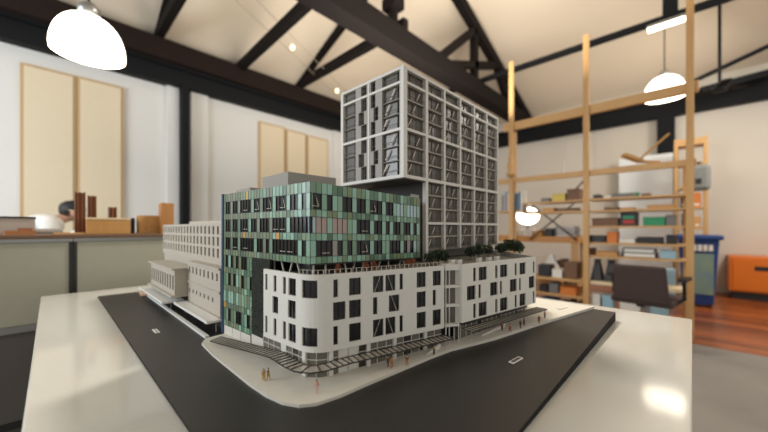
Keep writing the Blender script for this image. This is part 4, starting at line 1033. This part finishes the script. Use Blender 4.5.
# fibreboard on bench lower, pyramid-like white model
m = MB(); yy = onx(551, XS + .5); m.hexa([(XS + .45, yy - .12, .70 - .19 + .001), (XS + .6, yy - .12, .511), (XS + .6, yy + .12, .511), (XS + .45, yy + .12, .511), (XS + .5, yy - .02, .78), (XS + .53, yy - .02, .78), (XS + .53, yy + .02, .78), (XS + .5, yy + .02, .78)], cols['wht'])
m.b2(XS + .42, XS + .62, yy - .14, yy + .14, .331, .511, cols['tan'])
tag(m.build('massing_model'), 'white pointed massing model on a tan block under the workbench', 'massing model')
# round glowing lamp on the bench
lx = XS + .80; ly = onx(527.5, lx); lz = hz(216, 527.5, x=lx)
t = thing('globe_lamp', 'round glowing white lamp on the workbench beside the tower', 'lamp', (lx, ly, 1.051))
m = MB(); r_ = .18; m.lathe((lx, ly, lz), [(r_ * math.sin(R(a)), -r_ * .8 * math.cos(R(a))) for a in range(0, 181, 15)], lamp_m, 28); m.build('lamp_shade', t, smooth=True)
m = MB(); m.lathe((lx, ly, 1.051), [(0, 0), (.08, 0), (.08, .015), (.012, .03), (.012, lz - 1.051 - .15), (0, lz - 1.051 - .15)], blackm, 20); m.build('stand', t, smooth=True)
# wooden carved piece on the left post
t = thing('wooden_clamp', 'pale turned wooden piece hanging on the shelving post beside the tower', 'wood piece', (XS - .07, 1.92, 1.9))
yy = onx(511, XS - .08)
m = MB(); m.lathe((XS - .0853, yy, 1.92), [(0, 0), (.05, .0), (.065, .05), (.04, .10), (.055, .16), (.03, .22), (.045, .27), (0, .30)], wood, 20); m.build('body', t, smooth=True)
m = MB(); m.b2(XS - .087, XS - .0199, yy - .02, yy + .02, 2.0, 2.03, blackm); m.build('bolt', t)
# model glider
gl = thing('wooden_glider', 'pale wooden toy glider resting on the shelving rail', 'glider model', (XS + .05, .45, 1.91))
ya, yb2 = onx(666, XS + .05), onx(641, XS + .05)
m = MB(); m.bar((XS + .0, yb2 + .02, 1.955), (XS + .10, ya - .02, 2.23), .055, .02, oak); m.build('wing', gl)
m = MB(); m.bar((XS - .05, onx(624, XS), 2.03), (XS + .05, yb2, 1.95), .10, .035, oak); m.bar((XS + .05, yb2, 1.945), (XS + .12, onx(659, XS), 1.925), .04, .025, oak); m.build('fuselage', gl)
# translucent hanging sheet
m = MB(); y0, y1 = onx(596, XS + .3), onx(562, XS + .3); z0 = 1.93
m.hexa([(XS + .28, y0, z0), (XS + .283, y0, z0), (XS + .323, y1, z0), (XS + .32, y1, z0), (XS + .28, y0, z0 + .50), (XS + .283, y0, z0 + .50), (XS + .323, y1 - .05, z0 + .43), (XS + .32, y1 - .05, z0 + .43)], M('translucent_sheet', (226, 220, 208), .3, alpha=.45))
tag(m.build('acrylic_sheet'), 'translucent pale sheet hung behind the shelving rail', 'plastic sheet')
m = MB(); m.b2(XS + .275, XS + .328, y0 - .02, y1, z0 - .02, z0, woodh); m.b2(XS + .08, XS + .328, y0 - .02, y0, z0 - .045, z0 - .02, woodh); tag(m.build('sheet_holder'), 'slim wooden strip carrying the translucent sheet', 'strip')

# whiteboard / pale panel on right wall
xw = XB - .24; y0, y1 = onx(673, xw), onx(619, xw); zt2 = hz(156, 645, x=xw)
t = thing('white_board', 'big pale blue-white pinboard on the right wall behind the shelving', 'board', (xw, (y0 + y1) / 2, .3))
m = MB(); m.b2(XB - .24, XB - .20, y0, y1, .0, zt2, M('pale_blue_board', (236, 243, 246), .6)); m.build('panel', t)
m = MB(); m.b2(XB - .246, XB - .2405, y0 + .5, y0 + .9, 1.75, 1.90, cols['grn']); m.build('green_poster', t)

# bookcase on right
xk = 7.55; y0, y1 = onx(708, xk), onx(674, xk); zk = hz(138, 690, x=xk)
bk = thing('bookcase', 'tall narrow pine bookcase beside the blue bin', 'bookcase', (xk + .15, (y0 + y1) / 2, 0))
for y in (y0, y1 - .05):
    m = MB(); m.b2(xk, xk + .32, y, y + .05, 0, zk, wood); m.build('side_panel', bk)
lv = [.3, .75, 1.15, 1.5, 1.85, 2.25, zk - .12]
for z in lv:
    m = MB(); m.b2(xk, xk + .32, y0 + .05, y1 - .05, z, z + (.03 if z < 2.5 else .11), wood); m.build('shelf', bk)
rb = random.Random(5)
labs = ['lowest', 'second', 'third', 'fourth', 'fifth', 'sixth']
for i, z in enumerate(lv[:5]):
    y = y0 + .08; j = 0
    while y < y1 - .2 and j < 4:
        w = rb.uniform(.09, .16); h = rb.uniform(.12, .26); ck = rb.choice(['blk', 'tan', 'gry', 'org', 'wht', 'brn']); m = MB()
        m.b2(xk + .03, xk + .25, y, y + w, z + .031, z + .031 + h, cols[ck]); m.b2(xk + .027, xk + .03, y + .02, y + w - .02, z + .06, z + .09, cols['wht'])
        tag(m.build('storage_box', bevel=.004), '%s box on the %s shelf of the tall bookcase, %s from its right side' % ({'blk': 'black', 'tan': 'tan', 'gry': 'grey', 'org': 'orange', 'wht': 'white', 'brn': 'brown'}[ck], labs[i], ('first', 'second', 'third', 'fourth')[j]), 'box', 'boxes in the tall bookcase')
        y += w + .015; j += 1
# grey bag hanging on bookcase side
xg = 6.9; y0g, y1g = onx(711, xg), onx(687, xg); z0g, z1g = hz(190, 700, x=xg), hz(164, 700, x=xg)
t = thing('grey_case', 'grey padded case on a bracket next to the tall post', 'case', (xg, (y0g + y1g) / 2, z0g))
gm = M('grey_case_shell', (122, 124, 120), .7, noise=.1, scale=20)
m = MB(); m.b2(xg, xg + .2, y0g, y1g, z0g, z1g, gm); m.build('body', t, bevel=.05)
m = MB(); m.tube([(xg + .1, y0g + .12, z1g - .01), (xg + .1, y0g + .15, z1g + .05), (xg + .1, y1g - .15, z1g + .05), (xg + .1, y1g - .12, z1g - .01)], .012, dark, 8); m.build('handle', t, smooth=True)
m = MB(); m.b2(xg - .01, xg + .0, y0g + .1, y1g - .1, z0g + .1, z1g - .22, dark); m.build('pocket', t)
m = MB(); m.b2(xg + .2, 7.55, (y0g + y1g) / 2 - .02, (y0g + y1g) / 2 + .02, z0g + .2, z0g + .24, blackm); m.build('bracket', t)

# blue wheelie bin with posters
xbn = 6.6; y0, y1 = onx(722, xbn), onx(676, xbn)
bl = M('blue_plastic', (26, 62, 122), .4)
bn = thing('wheelie_bin', 'blue wheeled recycling bin with a landscape sticker beside the orange cabinet', 'bin', (xbn + .3, (y0 + y1) / 2, 0))
zb = hz(240, 700, x=xbn); m = MB()
m.hexa([(xbn + .06, y0 + .08, .04), (xbn + .55, y0 + .08, .04), (xbn + .55, y1 - .08, .04), (xbn + .06, y1 - .08, .04), (xbn, y0 + .02, zb), (xbn + .62, y0 + .02, zb), (xbn + .62, y1 - .02, zb), (xbn, y1 - .02, zb)], bl); m.build('body', bn, bevel=.02)
m = MB(); m.b2(xbn - .03, xbn + .66, y0 - .02, y1 + .02, zb, zb + .07, bl); m.build('lid', bn, bevel=.02)
for y in (y0 + .08, y1 - .12):
    m = MB(); m.tube([(xbn + .55, y, .1), (xbn + .55, y + .05, .1)], .1, dark, 20); m.build('wheel', bn)
yc0, yc1 = onx(714, xbn), onx(692, xbn)
st_m = M('landscape_sticker', (150, 170, 96), .6, rgb2=(96, 130, 170), scale=5)
m = MB(); m.hexa([(xbn + .043, yc0, .20), (xbn + .06, yc0, .20), (xbn + .06, yc1, .20), (xbn + .043, yc1, .20), (xbn - .006 + .014, yc0, .80), (xbn + .02, yc0, .80), (xbn + .02, yc1, .80), (xbn + .008, yc1, .80)], st_m); m.build('sticker', bn)
m = MB()
for i in range(4):
    w = (yc1 - yc0) / 4; yy = yc1 - w * i; m.b2(xbn - .006, xbn + .004, yy - w * .85, yy - w * .1, .84, .93, cols['wht'])
m.build('lettering', bn)
# second box by bin
item('cardboard_poster', 663, 675, .0, .55, cols['lbl'], 'pale blue poster box left of the blue bin', 'poster box', x=6.4)

# orange cabinet
xo = 7.9; y1o = onx(729, xo); zo = hz(256.5, 740, x=xo); om = M('orange_lacquer', (214, 112, 22), .4, noise=.03, scale=6)
oc = thing('orange_cabinet', 'low bright orange cabinet against the right wall', 'cabinet', (xo + .28, y1o - 1.0, 0))
m = MB(); m.b2(xo, XB - .02, y1o - 2.0, y1o, .12, zo, om); m.build('body', oc, bevel=.008)
for k in range(2):
    m = MB(); m.b2(xo - .015, xo, y1o - .06 - .94 * k - .90, y1o - .04 - .94 * k, .15, zo - .04, om); d = m.build('door', oc, bevel=.004)
    yc = y1o - .50 - .94 * k + (.12 if not k else 0); m = MB(); m.b2(xo - .018, xo - .0145, yc - .14, yc + .10, zo - .22, zo - .15, dark); m.build('handle', d)
m = MB(); m.b2(xo + .04, XB - .04, y1o - 1.96, y1o - .04, 0, .12, dark); m.build('plinth', oc)

# ---------------------------------------------------------------- office chairs
def chair(x, y, rz, label, s=1.0, fab_=(62, 48, 44)):
    cm = M('chair_fabric', fab_, .8, noise=.12, scale=30)
    t = thing('office_chair', label, 'office chair', (x, y, 0)); ob = []
    m = MB(); m.box((x, y, .47), (.48, .48, .07), cm); ob.append(m.build('seat', t, bevel=.02))
    m = MB()
    m.hexa([(x - .25, y - .22, .46), (x - .21, y - .22, .46), (x - .21, y + .22, .46), (x - .25, y + .22, .46), (x - .30, y - .20, .82), (x - .26, y - .20, .82), (x - .26, y + .20, .82), (x - .30, y + .20, .82)], cm)
    ob.append(m.build('backrest', t, bevel=.04))
    m = MB(); m.bar((x - .22, y, .42), (x - .25, y, .62), .06, .02, blackm); ob.append(m.build('back_support', t))
    for s_ in (-1, 1):
        m = MB(); m.tube([(x - .02, y + s_ * .22, .46), (x, y + s_ * .28, .50), (x - .02, y + s_ * .28, .68)], .015, blackm, 8); m.box((x + .02, y + s_ * .28, .69), (.26, .06, .03), blackm); ob.append(m.build('armrest', t))
    m = MB(); m.tube([(x, y, .08), (x, y, .44)], .03, galv, 12); ob.append(m.build('gas_lift', t))
    for k in range(5):
        a = R(72 * k + 20); m = MB(); e = (x + .28 * math.cos(a), y + .28 * math.sin(a)); m.bar((x, y, .10), (e[0], e[1], .075), .045, .03, blackm); l = m.build('leg', t)
        m = MB(); m.tube([(e[0] - .012, e[1], .034), (e[0] + .012, e[1], .034)], .03, dark, 12); m.build('caster', l)
    # rotate about base
    t.rotation_euler = (0, 0, rz)
    return t
chair(4.15, .33, R(-8), 'dark brown office chair behind the right end of the table')
